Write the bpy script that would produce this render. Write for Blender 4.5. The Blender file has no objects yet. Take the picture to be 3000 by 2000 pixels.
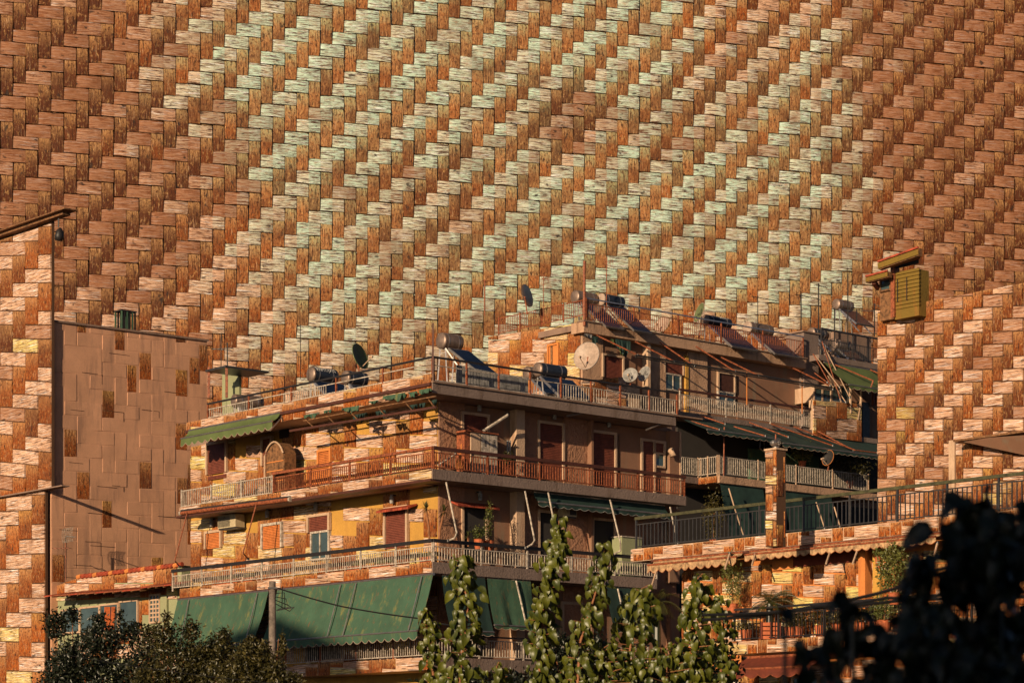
import bpy, math, random
import numpy as np
from mathutils import Vector, Matrix

random.seed(7)
rng = np.random.default_rng(7)
scene = bpy.context.scene
COL = scene.collection

# ------------------------------------------------------------------ camera
F = 7052.0; HZ = 2280.0; CZ = 1.7          # focal length, horizon row (3000 px frame), eye height
cam_d = bpy.data.cameras.new('camera'); cam = bpy.data.objects.new('camera', cam_d); COL.objects.link(cam)
cam.location = (0, 0, CZ); cam.rotation_euler = (math.radians(90), 0, 0)
cam_d.sensor_width = 36; cam_d.lens = F/3000*36; cam_d.shift_y = (HZ-1000)/3000
cam_d.clip_start = 0.1; cam_d.clip_end = 1000
cam_d.dof.use_dof = True; cam_d.dof.focus_distance = 82; cam_d.dof.aperture_fstop = 3.2
scene.camera = cam
# ------------------------------------------------------------------ sun, sky, exposure
EL = math.radians(13.5)
nL = Vector((-.7542, -.6566, 0)); nR = Vector((.6566, -.7542, 0))
sh = (nL*.957 + nR*.29).normalized()
SUN = Vector((sh.x*math.cos(EL), sh.y*math.cos(EL), math.sin(EL)))
sd = bpy.data.lights.new('sun', 'SUN'); so = bpy.data.objects.new('sun', sd); COL.objects.link(so)
sd.energy = 5.0; sd.angle = math.radians(.5); sd.color = (1.0, .77, .50)
so.rotation_euler = (-SUN).to_track_quat('-Z', 'Y').to_euler(); so.location = (-30, -40, 40)
world = bpy.data.worlds.new('World'); scene.world = world; world.use_nodes = True
wn = world.node_tree; wn.nodes.clear()
wo = wn.nodes.new('ShaderNodeOutputWorld'); wb = wn.nodes.new('ShaderNodeBackground'); ws = wn.nodes.new('ShaderNodeTexSky')
ws.sky_type = 'NISHITA'; ws.sun_disc = False; ws.dust_density = .6; ws.air_density = .35; ws.ozone_density = .5; ws.sun_elevation = EL; ws.sun_rotation = math.atan2(SUN.x, SUN.y)
wb.inputs['Strength'].default_value = 0.05
wn.links.new(ws.outputs[0], wb.inputs[0]); wn.links.new(wb.outputs[0], wo.inputs[0])
scene.view_settings.view_transform = 'Standard'; scene.view_settings.look = 'None'
scene.view_settings.exposure = 0.18; scene.view_settings.gamma = 1; scene.view_settings.use_curve_mapping = False

scene.cycles.diffuse_bounces = 1
# ------------------------------------------------------------------ object helpers
WL = {}
def link(o, parent=None, loc=None):
    COL.objects.link(o)
    if parent is not None: o.parent = parent
    return o
def thing(name, label, cat, loc=(0, 0, 0), group=None):
    o = bpy.data.objects.new(name, None); COL.objects.link(o)
    o.location = loc; o.empty_display_size = .3
    o['label'] = label; o['category'] = cat
    if group: o['group'] = group
    WL[o.name] = Vector(loc)
    return o
def wl(o): return WL.get(o.name, Vector((0, 0, 0))) if o else Vector((0, 0, 0))

class MB:
    def __init__(s): s.v = []; s.f = []; s.uv = {}; s.tone = None
    def quad(s, a, b, c, d):
        n = len(s.v); s.v += [tuple(a), tuple(b), tuple(c), tuple(d)]; s.f.append((n, n+1, n+2, n+3))
    def poly(s, pts):
        n = len(s.v); s.v += [tuple(p) for p in pts]; s.f.append(tuple(range(n, n+len(pts))))
    def hexa(s, p):      # 8 pts: bottom 0-3, top 4-7
        n = len(s.v); s.v += [tuple(q) for q in p]
        for f in ((3, 2, 1, 0), (4, 5, 6, 7), (0, 1, 5, 4), (1, 2, 6, 5), (2, 3, 7, 6), (3, 0, 4, 7)):
            s.f.append(tuple(n+i for i in f))
    def bar(s, a, b, w=.05, h=None):   # square bar between two points
        a = Vector(a); b = Vector(b); h = h or w
        d = (b-a).normalized(); up = Vector((0, 0, 1)) if abs(d.z) < .95 else Vector((0, 1, 0))
        x = d.cross(up).normalized()*w/2; y = x.cross(d).normalized()*h/2
        s.hexa([a-x-y, a+x-y, a+x+y, a-x+y, b-x-y, b+x-y, b+x+y, b-x+y])
    def tube(s, pts, r, n=6, r2=None, caps=True):
        pts = [Vector(p) for p in pts]; base = len(s.v); m = len(pts)
        for i, p in enumerate(pts):
            d = (pts[min(i+1, m-1)]-pts[max(i-1, 0)]).normalized()
            up = Vector((0, 0, 1)) if abs(d.z) < .9 else Vector((1, 0, 0))
            x = d.cross(up).normalized(); y = x.cross(d).normalized()
            rr = r if r2 is None else r+(r2-r)*i/(m-1)
            for k in range(n):
                a = 2*math.pi*k/n; s.v.append(tuple(p+x*math.cos(a)*rr+y*math.sin(a)*rr))
        for i in range(m-1):
            for k in range(n):
                k2 = (k+1) % n; s.f.append((base+i*n+k, base+i*n+k2, base+(i+1)*n+k2, base+(i+1)*n+k))
        if caps:
            s.f.append(tuple(base+k for k in reversed(range(n)))); s.f.append(tuple(base+(m-1)*n+k for k in range(n)))
    def lathe(s, c, axis, prof, n=16):   # prof [(dist along axis, radius)]
        c = Vector(c); d = Vector(axis).normalized()
        up = Vector((0, 0, 1)) if abs(d.z) < .9 else Vector((1, 0, 0))
        x = d.cross(up).normalized(); y = x.cross(d).normalized(); base = len(s.v)
        for t, r in prof:
            for k in range(n):
                a = 2*math.pi*k/n; s.v.append(tuple(c+d*t+x*math.cos(a)*r+y*math.sin(a)*r))
        for i in range(len(prof)-1):
            for k in range(n):
                k2 = (k+1) % n; s.f.append((base+i*n+k, base+i*n+k2, base+(i+1)*n+k2, base+(i+1)*n+k))
    def build(s, name, mat, parent=None, smooth=False, stuff=False, label=None, cat=None, group=None):
        me = bpy.data.meshes.new(name); off = wl(parent)
        vs = np.array(s.v, dtype=np.float64).reshape(-1, 3)-np.array(off)[None, :]
        me.from_pydata(vs.tolist(), [], s.f)
        me.materials.append(mat)
        if s.uv:
            l = me.uv_layers.new(name='UVMap'); arr = np.zeros((len(me.loops), 2))
            i = 0
            for fi, f in enumerate(s.f):
                for k in range(len(f)):
                    arr[i] = s.uv.get(f[k], (0, 0)); i += 1
            l.data.foreach_set('uv', arr.ravel())
        if s.tone is not None:
            ca = me.color_attributes.new('tone', 'FLOAT_COLOR', 'POINT')
            t = np.array(s.tone, dtype=np.float32)
            if t.ndim == 1: t = np.tile(t, (len(s.v), 1))
            ca.data.foreach_set('color', t.ravel())
        if smooth: me.shade_smooth()
        me.update()
        o = bpy.data.objects.new(name, me); COL.objects.link(o)
        if parent: o.parent = parent
        WL[o.name] = off
        if stuff: o['kind'] = 'stuff'
        if label: o['label'] = label
        if cat: o['category'] = cat
        if group: o['group'] = group
        return o

class Face:
    """a vertical facade plane: origin on the ground plan, direction along, outward normal"""
    def __init__(s, px, Y, kind, d=None, n=None):
        s.d = d if d else (Vector((-.6566, .7542, 0)) if kind == 'L' else Vector((.7542, .6566, 0)))
        s.n = n if n else (nL.copy() if kind == 'L' else nR.copy())
        s.O = Vector(((px-1500)/F*Y, Y, 0)); s.kind = kind
    def S(s, px, o=0):
        a = (px-1500)/F; P = s.O+s.n*o
        return (a*P.y-P.x)/(s.d.x-a*s.d.y)
    def Z(s, px, py, o=0):
        t = s.S(px, o); P = s.O+s.n*o+s.d*t
        return CZ+(HZ-py)*P.y/F
    def p(s, t, z, o=0):
        q = s.O+s.d*t+s.n*o; return Vector((q.x, q.y, z))
    def P(s, px, py, o=0): return s.p(s.S(px, o), s.Z(px, py, o), o)
    def box(s, mb, s0, s1, z0, z1, o0, o1):
        if s0 > s1: s0, s1 = s1, s0
        a = [s.p(s0, z0, o0), s.p(s1, z0, o0), s.p(s1, z0, o1), s.p(s0, z0, o1)]
        b = [s.p(s0, z1, o0), s.p(s1, z1, o0), s.p(s1, z1, o1), s.p(s0, z1, o1)]
        mb.hexa(a+b)
    def pxm(s, px):
        t = s.S(px); e = .01; q = s.p(t, 0); r = s.p(t+e, 0)
        return abs(r.x/r.y-q.x/q.y)*F/e

# ------------------------------------------------------------------ materials
def newmat(name):
    m = bpy.data.materials.new(name); m.use_nodes = True; nt = m.node_tree
    return m, nt, nt.nodes['Principled BSDF']
def noise(nt, vec, scale, detail=3, rough=.6, sc=(1, 1, 1), loc=(0, 0, 0)):
    mp = nt.nodes.new('ShaderNodeMapping'); mp.inputs['Scale'].default_value = sc; mp.inputs['Location'].default_value = loc
    nt.links.new(vec, mp.inputs[0])
    n = nt.nodes.new('ShaderNodeTexNoise'); n.inputs['Scale'].default_value = scale
    n.inputs['Detail'].default_value = detail; n.inputs['Roughness'].default_value = rough
    nt.links.new(mp.outputs[0], n.inputs['Vector']); return n.outputs['Fac']
def rng_map(nt, v, a, b, c=0., d=1.):
    n = nt.nodes.new('ShaderNodeMapRange'); nt.links.new(v, n.inputs[0])
    for i, x in zip((1, 2, 3, 4), (a, b, c, d)): n.inputs[i].default_value = x
    return n.outputs[0]
def mix(nt, f, a, b, mode='MIX'):
    n = nt.nodes.new('ShaderNodeMix'); n.data_type = 'RGBA'; n.blend_type = mode
    if isinstance(f, (int, float)): n.inputs[0].default_value = f
    else: nt.links.new(f, n.inputs[0])
    for i, x in ((6, a), (7, b)):
        if isinstance(x, tuple): n.inputs[i].default_value = (*x, 1)
        else: nt.links.new(x, n.inputs[i])
    return n.outputs[2]
def math_(nt, op, a, b=None):
    n = nt.nodes.new('ShaderNodeMath'); n.operation = op
    for i, x in ((0, a), (1, b)):
        if x is None: continue
        if isinstance(x, (int, float)): n.inputs[i].default_value = x
        else: nt.links.new(x, n.inputs[i])
    return n.outputs[0]
def pos(nt):
    return nt.nodes.new('ShaderNodeNewGeometry').outputs['Position']
def bump(nt, bs, h, strength=.5, dist=.02):
    b = nt.nodes.new('ShaderNodeBump'); b.inputs['Strength'].default_value = strength; b.inputs['Distance'].default_value = dist
    nt.links.new(h, b.inputs['Height']); nt.links.new(b.outputs[0], bs.inputs['Normal'])

def weave_mat(name, horizontal):
    m, nt, bs = newmat(name)
    uv = nt.nodes.new('ShaderNodeUVMap'); uv.uv_map = 'UVMap'; U = uv.outputs[0]
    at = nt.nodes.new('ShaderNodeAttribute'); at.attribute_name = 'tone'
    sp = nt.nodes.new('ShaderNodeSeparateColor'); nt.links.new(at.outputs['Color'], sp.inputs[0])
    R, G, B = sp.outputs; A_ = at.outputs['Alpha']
    dirt = noise(nt, pos(nt), .55, 5, .65)
    mul = lambda a, b: math_(nt, 'MULTIPLY', a, b)
    if horizontal:
        c = mix(nt, G, (.74, .46, .31), (.56, .74, .60))
        c = mix(nt, B, c, (.84, .68, .22))
        st = noise(nt, U, 1, 4, .7, (.7, 15, 1))
        fine = noise(nt, U, 1, 3, .75, (1.0, 21, 1), (3, 7, 0))
        bl = noise(nt, U, 1, 4, .7, (2.4, 8, 1), (9, 2, 0))
        c = mix(nt, rng_map(nt, st, .54, .64), c, (.94, .97, 1.0))
        c = mix(nt, mul(rng_map(nt, bl, .50, .64), .55), c, (.42, .14, .04))
        c = mix(nt, mul(rng_map(nt, fine, .49, .42), 1.), c, (.07, .02, .008))
        c = mix(nt, mul(rng_map(nt, R, .5, 0.), .72), c, (.24, .075, .022))
        c = mix(nt, mul(rng_map(nt, dirt, .52, .68), .45), c, (.17, .06, .02))
        h = math_(nt, 'ADD', st, fine)
    else:
        c = mix(nt, rng_map(nt, R, 0, 1), (.10, .022, .003), (.40, .095, .010))
        sp1 = noise(nt, U, 1, 5, .8, (5.5, 8, 1)); sp2 = noise(nt, U, 1, 4, .75, (4, 6, 1), (5, 5, 3))
        gr = noise(nt, U, 1, 3, .7, (1.3, 15, 1), (4, 1, 0))
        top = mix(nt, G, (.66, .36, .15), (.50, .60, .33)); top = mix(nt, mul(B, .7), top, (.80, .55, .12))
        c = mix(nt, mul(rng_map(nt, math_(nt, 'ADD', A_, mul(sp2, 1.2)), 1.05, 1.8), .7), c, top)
        c = mix(nt, mul(G, .18), c, top)
        c = mix(nt, mul(rng_map(nt, sp2, .47, .36), .55), c, (.70, .40, .15))
        c = mix(nt, rng_map(nt, sp1, .51, .60), c, (.075, .018, .005))
        c = mix(nt, mul(rng_map(nt, gr, .46, .36), .9), c, (.035, .010, .004))
        c = mix(nt, mul(rng_map(nt, gr, .60, .68), .65), c, (.74, .48, .28))
        c = mix(nt, mul(rng_map(nt, dirt, .50, .66), .55), c, (.09, .025, .008))
        h = math_(nt, 'ADD', sp1, gr)
    c = mix(nt, mul(rng_map(nt, noise(nt, U, 1, 3, .6, (1.6, 3.0, 1), (20, 5, 0)), .62, .69), .85), c, (.025, .015, .012))
    nt.links.new(c, bs.inputs['Base Color'])
    bs.inputs['Roughness'].default_value = .62; bs.inputs['Specular IOR Level'].default_value = .25
    bump(nt, bs, h, 1., .04)
    return m
M = {}
M['reed_h'] = weave_mat('reed_pale', True)
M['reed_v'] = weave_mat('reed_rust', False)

def plaster(name, col, dark, rough=.9, bscale=18, bstr=.6, stain=.5, streak=True):
    m, nt, bs = newmat(name); P = pos(nt)
    a = noise(nt, P, .9, 5, .6); b = noise(nt, P, bscale, 3, .6); s = noise(nt, P, 1, 4, .7, (2.2, 2.2, .35))
    c = mix(nt, rng_map(nt, a, .35, .7), col, tuple(x*.78 for x in col))
    if streak: c = mix(nt, math_(nt, 'MULTIPLY', rng_map(nt, s, .52, .72), stain), c, dark)
    c = mix(nt, math_(nt, 'MULTIPLY', rng_map(nt, b, .5, .7), .35), c, tuple(x*.55 for x in col))
    nt.links.new(c, bs.inputs['Base Color']); bs.inputs['Roughness'].default_value = rough
    bump(nt, bs, b, bstr, .06)
    return m
M['ochre'] = plaster('ochre_plaster', (.52, .27, .05), (.25, .10, .03), bstr=.3)
M['orange'] = plaster('orange_plaster', (.62, .21, .05), (.30, .08, .02), bstr=.2)
M['pink'] = plaster('rose_plaster', (.36, .175, .10), (.30, .17, .12), bscale=9, bstr=1.0)
M['smooth'] = plaster('smooth_rose_plaster', (.27, .135, .08), (.18, .2, .15), bscale=30, bstr=.15)
M['grey'] = plaster('weathered_render', (.27, .17, .125), (.10, .06, .05), bscale=25, bstr=.2, stain=.8)
M['concrete'] = plaster('stained_concrete', (.22, .155, .13), (.10, .06, .04), bscale=14, bstr=.4, stain=.85)
M['gable'] = plaster('gable_render', (.66, .34, .20), (.16, .09, .07), bscale=25, bstr=.15, stain=.5)
M['tan'] = plaster('tan_render', (.50, .30, .19), (.12, .06, .035), bscale=12, bstr=.5, stain=.85)
M['joint'] = plaster('dark_joint', (.10, .045, .02), (.05, .02, .01), bstr=.2)
M['cream'] = plaster('cream_plaster', (.54, .36, .24), (.30, .16, .09), bstr=.3, stain=.8)
M['mintwall'] = plaster('pale_green_plaster', (.30, .31, .17), (.3, .25, .15), bstr=.2)
M['yellow'] = plaster('yellow_board', (.19, .115, .014), (.30, .10, .02), bstr=.5, stain=.8)
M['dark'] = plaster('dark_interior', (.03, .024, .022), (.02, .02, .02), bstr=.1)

def flat(name, col, rough=.6, metal=0, var=.25, nscale=6, spec=.4):
    m, nt, bs = newmat(name)
    n = noise(nt, pos(nt), nscale, 4, .65)
    c = mix(nt, rng_map(nt, n, .35, .68), col, tuple(x*(1-var*1.6) for x in col))
    nt.links.new(c, bs.inputs['Base Color'])
    bs.inputs['Roughness'].default_value = rough; bs.inputs['Metallic'].default_value = metal
    bs.inputs['Specular IOR Level'].default_value = spec
    return m
M['white'] = flat('white_paint', (.60, .50, .41), .55, var=.45, nscale=9)
M['rust'] = flat('rusty_paint', (.36, .10, .04), .6, var=.5, nscale=12)
M['brownrail'] = flat('brown_rail_paint', (.09, .03, .018), .5)
M['black'] = flat('black_paint', (.022, .018, .018), .5)
M['shutter'] = flat('maroon_shutter', (.20, .055, .032), .55)
M['shutter_or'] = flat('orange_shutter', (.62, .19, .05), .55)
M['shutter_dk'] = flat('dark_brown_shutter', (.10, .04, .028), .55)
M['green'] = flat('green_canvas', (.07, .15, .085), .8, var=.2, nscale=1.5)
M['green2'] = flat('olive_canvas', (.105, .14, .045), .8, var=.2, nscale=1.5)
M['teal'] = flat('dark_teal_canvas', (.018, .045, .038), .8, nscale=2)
M['oliverail'] = flat('olive_rail_paint', (.075, .07, .03), .6, var=.4)
M['redcanvas'] = flat('rust_red_canvas', (.15, .028, .012), .8)
M['steel'] = flat('galvanised_steel', (.55, .5, .47), .32, metal=.85, var=.2)
M['darksteel'] = flat('dark_steel', (.06, .055, .055), .4, metal=.3)
M['tank'] = flat('dark_tank_enamel', (.025, .032, .05), .28)
M['tanksteel'] = flat('bare_tank_steel', (.34, .24, .19), .45, metal=.6)
M['panel'] = flat('solar_glass', (.012, .02, .045), .12, spec=.8, nscale=2)
M['glass'] = flat('window_glass', (.06, .09, .09), .08, spec=.9, nscale=1)
M['dishw'] = flat('dish_enamel', (.33, .31, .29), .6, var=.35)
M['dishp'] = flat('dish_pink_enamel', (.44, .32, .25), .5)
M['dishg'] = flat('dish_moss_enamel', (.13, .16, .07), .6)
M['palecanvas'] = flat('pale_canvas', (.55, .33, .17), .8, var=.5, nscale=7)
M['terra'] = flat('terracotta', (.50, .13, .05), .8)
M['redroof'] = flat('red_tile', (.42, .07, .03), .7, var=.4, nscale=5)
M['wood'] = flat('weathered_wood', (.26, .12, .05), .8, var=.5, nscale=8)
M['pole'] = flat('grey_timber_pole', (.22, .17, .14), .85, var=.4, nscale=7)
M['cable'] = flat('black_cable', (.012, .011, .011), .5)
M['bark'] = flat('reddish_bark', (.30, .12, .05), .8)
M['acbody'] = flat('ac_casing', (.52, .42, .26), .5)
M['curtain'] = flat('orange_curtain', (.52, .12, .03), .8)
M['ink'] = flat('dark_lettering', (.03, .025, .03), .6)
M['inkw'] = flat('white_lettering', (.7, .68, .66), .6)
M['soil'] = flat('dry_ground', (.05, .04, .03), .9)

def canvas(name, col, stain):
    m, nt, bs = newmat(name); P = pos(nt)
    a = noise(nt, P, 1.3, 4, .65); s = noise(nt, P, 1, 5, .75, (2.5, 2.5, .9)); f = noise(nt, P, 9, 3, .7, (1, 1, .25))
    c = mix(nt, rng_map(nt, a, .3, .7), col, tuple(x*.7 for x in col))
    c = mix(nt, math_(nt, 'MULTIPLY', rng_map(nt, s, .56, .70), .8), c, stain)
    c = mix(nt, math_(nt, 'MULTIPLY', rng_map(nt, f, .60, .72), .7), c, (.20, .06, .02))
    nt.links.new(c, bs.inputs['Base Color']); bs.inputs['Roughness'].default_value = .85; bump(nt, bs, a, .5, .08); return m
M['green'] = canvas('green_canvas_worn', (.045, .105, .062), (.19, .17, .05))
def leafmat(name, c1, c2, tr=.35, rough=.4):
    m, nt, bs = newmat(name)
    oi = nt.nodes.new('ShaderNodeObjectInfo')
    n = noise(nt, pos(nt), 3.0, 3, .6)
    f = math_(nt, 'ADD', math_(nt, 'MULTIPLY', rng_map(nt, n, .3, .7), .7), math_(nt, 'MULTIPLY', oi.outputs['Random'], .3))
    c = mix(nt, f, c1, c2)
    nt.links.new(c, bs.inputs['Base Color']); bs.inputs['Roughness'].default_value = rough
    t = nt.nodes.new('ShaderNodeBsdfTranslucent'); nt.links.new(c, t.inputs[0])
    ms = nt.nodes.new('ShaderNodeMixShader'); ms.inputs[0].default_value = tr
    nt.links.new(bs.outputs[0], ms.inputs[1]); nt.links.new(t.outputs[0], ms.inputs[2])
    nt.links.new(ms.outputs[0], nt.nodes['Material Output'].inputs[0]); return m
M['vine'] = leafmat('vine_leaf', (.014, .028, .004), (.13, .13, .012), .14, .42)
M['bush'] = leafmat('bush_leaf', (.008, .012, .005), (.11, .085, .02), .15)
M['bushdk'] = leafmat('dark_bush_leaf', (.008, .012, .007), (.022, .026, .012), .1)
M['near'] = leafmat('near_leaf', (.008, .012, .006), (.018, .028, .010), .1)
M['palm'] = leafmat('palm_leaf', (.03, .04, .012), (.09, .08, .02), .15)
M['creeper'] = leafmat('creeper_leaf', (.06, .09, .02), (.20, .19, .05), .3)

# ------------------------------------------------------------------ dyed reed patches, with a centre glow and darkened corners painted in (u metres along, z height)
def gauss_sum(px, py, L):
    t = 0
    for (x, y, r, w) in L: t += w*math.exp(-(((px-x)/r)**2+((py-y)/r)**2))
    return t
MINT = [(1400, 350, 900, .30), (720, 230, 260, 1), (1130, 120, 260, .9), (1380, 330, 240, .9), (1800, 80, 260, .9), (1950, 560, 260, 1), (1620, 780, 230, .95),
        (2150, 760, 200, .7), (2400, 300, 230, .9), (2420, 640, 200, .9), (1290, 900, 260, .5), (900, 620, 260, .5), (950, 950, 250, .45), (2550, 60, 160, .5), (2440, 900, 140, .6)]
BROWN = [(0, 0, 450, .6), (3050, 0, 500, .7), (2980, 480, 420, .6), (60, 620, 260, .5), (180, 300, 300, .7), (330, 760, 260, .8), (1660, 380, 140, .7), (2820, 350, 280, .8), (2950, 800, 330, .8), (1280, 620, 180, .4), (2700, 100, 250, .6), (2050, 330, 160, .5), (560, 480, 160, .5)]
def tone_at(px, py, r):
    g = min(1, max(0, gauss_sum(px, py, MINT)*1.1-.05)); b = gauss_sum(px, py, BROWN)
    g = min(1, max(0, g*(1-.8*min(1, b))+random.uniform(-.38, .22)*(g > .08)))
    return (min(1, max(0, r-.75*min(1, b)+.18*g)), g, 0., 1.)

# ------------------------------------------------------------------ the great woven reed screen
WD = Vector((59.13, 18.0, 0)).normalized(); WO = Vector((-27.65, 130, 0)); WN = Vector((WD.y, -WD.x, 0))
CW, CH = .679, .722
def wpt(u, z, o=0): q = WO+WD*u+WN*o; return (q.x, q.y, z)
def wpx(u, z):
    q = WO+WD*u; return 1500+F*q.x/q.y, HZ-(z-CZ)*F/q.y
screen = thing('woven_reed_screen', 'enormous woven reed screen of pale and rust strips filling everything behind the rooftops', 'woven screen', tuple(wpt(30, 0)))
U0, NJ = -5*CW, 106; Z0, NI = 2.5, 69
top_z = Z0+NI*CH
mb = MB(); a = [wpt(U0-.3, Z0-.3, -.30), wpt(U0+NJ*CW+.3, Z0-.3, -.30), wpt(U0+NJ*CW+.3, Z0-.3, -.14), wpt(U0-.3, Z0-.3, -.14)]
mb.hexa(a+[(x, y, top_z+.3) for x, y, z in a]); mb.build('backing_board', M['dark'], screen)
mb = MB()
for k in range(7):
    u = U0+1+k*11.6; mb.bar(wpt(u, 0, -.45), wpt(u, top_z, -.45), .28)
mb.build('support_mast', M['darksteel'], screen)
zj = [random.uniform(-.02, .02) for _ in range(300)]
def ribbon(kind, idx):
    n = NJ if kind == 'h' else NI
    c = CW if kind == 'h' else CH
    fr = (.02, .34, .66, .98)
    m = MB(); tones = []; wob = random.uniform(-.02, .02); hw = (CH if kind == 'h' else CW)*(.5*random.uniform(.91, .97))
    ph1, ph2 = random.uniform(0, 6), random.uniform(0, 6); ring = []
    shade = {}; pov = None; tn = None
    lift = {}
    for j in range(n):
        col, row = (j, idx) if kind == 'h' else (idx, j)
        key = (col-row) % 4                      # row counts upwards: each row up shifts one strip right
        hover = key in (0, 1)
        over = hover if kind == 'h' else (not hover)
        if kind == 'h': seg = (col-row)//4 if hover else None
        else: seg = (row-col)//4
        firstcell = (key == 0) if kind == 'h' else (((row-col) % 4) == 1)
        if over and (firstcell or 'r' not in shade): shade['r'] = random.betavariate(2.2, 1.8); lift['a'] = random.uniform(.05, .085); lift['t'] = random.uniform(-.010, .010)
        r = shade.get('r', .5)
        if kind == 'h': frac0 = 0. if key == 0 else .5
        else: frac0 = 0. if ((row-col) % 4) == 1 else .5
        for f in fr:
            w = (j+f)*c
            if over:
                t = frac0+f/2
                o = .018+lift['a']*(math.sin(math.pi*min(max(t, .02), .98)))**.45
                wd = hw*(1.0 if .04 < t < .96 else .965)
            else: o = -.075; wd = hw*.98
            wd *= random.uniform(.972, 1.02)
            cen = (idx+.5)*(CH if kind == 'h' else CW)+wob+.010*math.sin(w*.9+ph1)+.008*math.sin(w*2.3+ph2)
            if over: cen += lift['t']*(frac0+f/2-.5)*2
            if kind == 'h': pts = [(U0+w, Z0+cen-wd), (U0+w, Z0+cen), (U0+w, Z0+cen+wd)]
            else: pts = [(U0+cen+wd, Z0+w), (U0+cen, Z0+w), (U0+cen-wd, Z0+w)]
            b = len(m.v)
            prof = [(0, -.035), (0, 0.), (1, .014), (2, 0.), (2, -.035)]
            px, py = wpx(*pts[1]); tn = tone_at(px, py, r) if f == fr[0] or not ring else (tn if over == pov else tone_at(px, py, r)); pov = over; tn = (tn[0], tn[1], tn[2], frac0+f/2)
            for (k, oo) in prof:
                m.v.append(wpt(pts[k][0], pts[k][1], o+oo))
                m.uv[len(m.v)-1] = (w+idx*7.3, k*wd+idx*3.1); tones.append(tn)
            ring.append(b)
    for q in range(len(ring)-1):
        a, b = ring[q], ring[q+1]
        for k in range(4): m.f.append((a+k, b+k, b+k+1, a+k+1))
    m.tone = tones
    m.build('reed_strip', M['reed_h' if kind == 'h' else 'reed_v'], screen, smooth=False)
for i in range(NI): ribbon('h', i)
for j in range(NJ): ribbon('v', j)

# ------------------------------------------------------------------ woven cladding on a facade
def clip(poly, cl):
    out = poly
    for i in range(len(cl)):
        a, b = cl[i], cl[(i+1) % len(cl)]; inp = out; out = []
        if not inp: return []
        def side(p): return (b[0]-a[0])*(p[1]-a[1])-(b[1]-a[1])*(p[0]-a[0])
        for k in range(len(inp)):
            p, q = inp[k], inp[(k+1) % len(inp)]; sp_, sq = side(p), side(q)
            if sp_ >= 0: out.append(p)
            if (sp_ >= 0) != (sq >= 0):
                t = sp_/(sp_-sq); out.append((p[0]+(q[0]-p[0])*t, p[1]+(q[1]-p[1])*t))
    return out
def ccw(poly):
    A = sum(poly[i][0]*poly[(i+1) % len(poly)][1]-poly[(i+1) % len(poly)][0]*poly[i][1] for i in range(len(poly)))
    return poly if A > 0 else poly[::-1]
def clad(face, parent, poly, cw, ch, k, o=0., skip=.0, yellow=.25, mint=0., holes=(), only=None, phase=(0, 0), bright=0., thick=.05, skipfn=None, plain=None):
    """twill of flat reed tiles on a facade; poly in (s,z); rows lean k metres per metre"""
    poly = ccw(poly); ss = [p[0] for p in poly]; sgn = -1 if face.kind == 'L' else 1
    s0, s1 = min(ss), max(ss); zs = [p[1] for p in poly]
    x0, x1 = (min(sgn*s0, sgn*s1), max(sgn*s0, sgn*s1))
    zz = [p[1]-k*p[0] for p in poly]
    j0, j1 = int(math.floor(x0/cw))-3, int(math.ceil(x1/cw))+2
    i0, i1 = int(math.floor(min(zz)/ch))-3, int(math.ceil(max(zz)/ch))+2
    cnt = 0
    for i in range(i0, i1):
        for j in range(j0, j1):
            key = (j+phase[0]-i-phase[1]) % 4
            if key == 0: kind = 'h'; x, y, w, h = j*cw, i*ch, 2*cw, ch
            elif ((i+phase[1]-j-phase[0]) % 4) == 1: kind = 'v'; x, y, w, h = j*cw, i*ch, cw, 2*ch
            else: continue
            if only and kind not in only: continue
            g = .018
            q = [(x+g, y+g), (x+w-g, y+g), (x+w-g, y+h-g), (x+g, y+h-g)]
            q = [(a+random.uniform(-.008, .008), b+random.uniform(-.008, .008)) for a, b in q]
            q = [(sgn*a, b+k*sgn*a) for a, b in q]
            q = clip(ccw(q), poly)
            if len(q) < 3: continue
            cx = sum(a for a, b in q)/len(q); cz = sum(b for a, b in q)/len(q)
            A = abs(sum(q[n][0]*q[(n+1) % len(q)][1]-q[(n+1) % len(q)][0]*q[n][1] for n in range(len(q))))/2
            if A < .01: continue
            if any(hs0 < cx < hs1 and hz0 < cz < hz1 for hs0, hs1, hz0, hz1 in holes): continue
            if random.random() < skip or (skipfn and skipfn(cx, cz)): continue
            m = MB(); n = len(q); t = thick*random.uniform(.6, 1.1); tilt = random.uniform(-.012, .012)
            for a, b in q: m.v.append(tuple(face.p(a, b, o)))
            for a, b in q:
                ia, ib = cx+(a-cx)*(1-.02/max(w, .1)), cz+(b-cz)*(1-.02/max(h, .1))
                m.v.append(tuple(face.p(ia, ib, o+t+tilt*(1 if a > cx else -1))))
            rr = random.uniform(0, 50)
            for r_ in range(2):
                for qi, (a, b) in enumerate(q):
                    m.uv[r_*n+qi] = ((.95*a+rr, 1.75*b) if kind == 'h' else (1.4*b+rr, 1.6*a))
            m.f.append(tuple(range(n, 2*n)))
            for qi in range(n):
                q2 = (qi+1) % n; m.f.append((qi, q2, n+q2, n+qi))
            yl = 0.
            if random.random() < yellow: yl = random.uniform(.35, 1)
            tr = min(1, random.betavariate(2.2, 1.8)+bright); mt = mint*random.random()
            zl = min(b for a, b in q); zh_ = max(b for a, b in q)
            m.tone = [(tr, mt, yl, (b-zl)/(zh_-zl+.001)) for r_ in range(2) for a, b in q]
            if plain is not None and (kind == 'h' or random.random() < .55): m.build('wall_panel', M[plain], parent); cnt += 1; continue
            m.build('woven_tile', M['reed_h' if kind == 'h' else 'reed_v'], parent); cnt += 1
    return cnt
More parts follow.
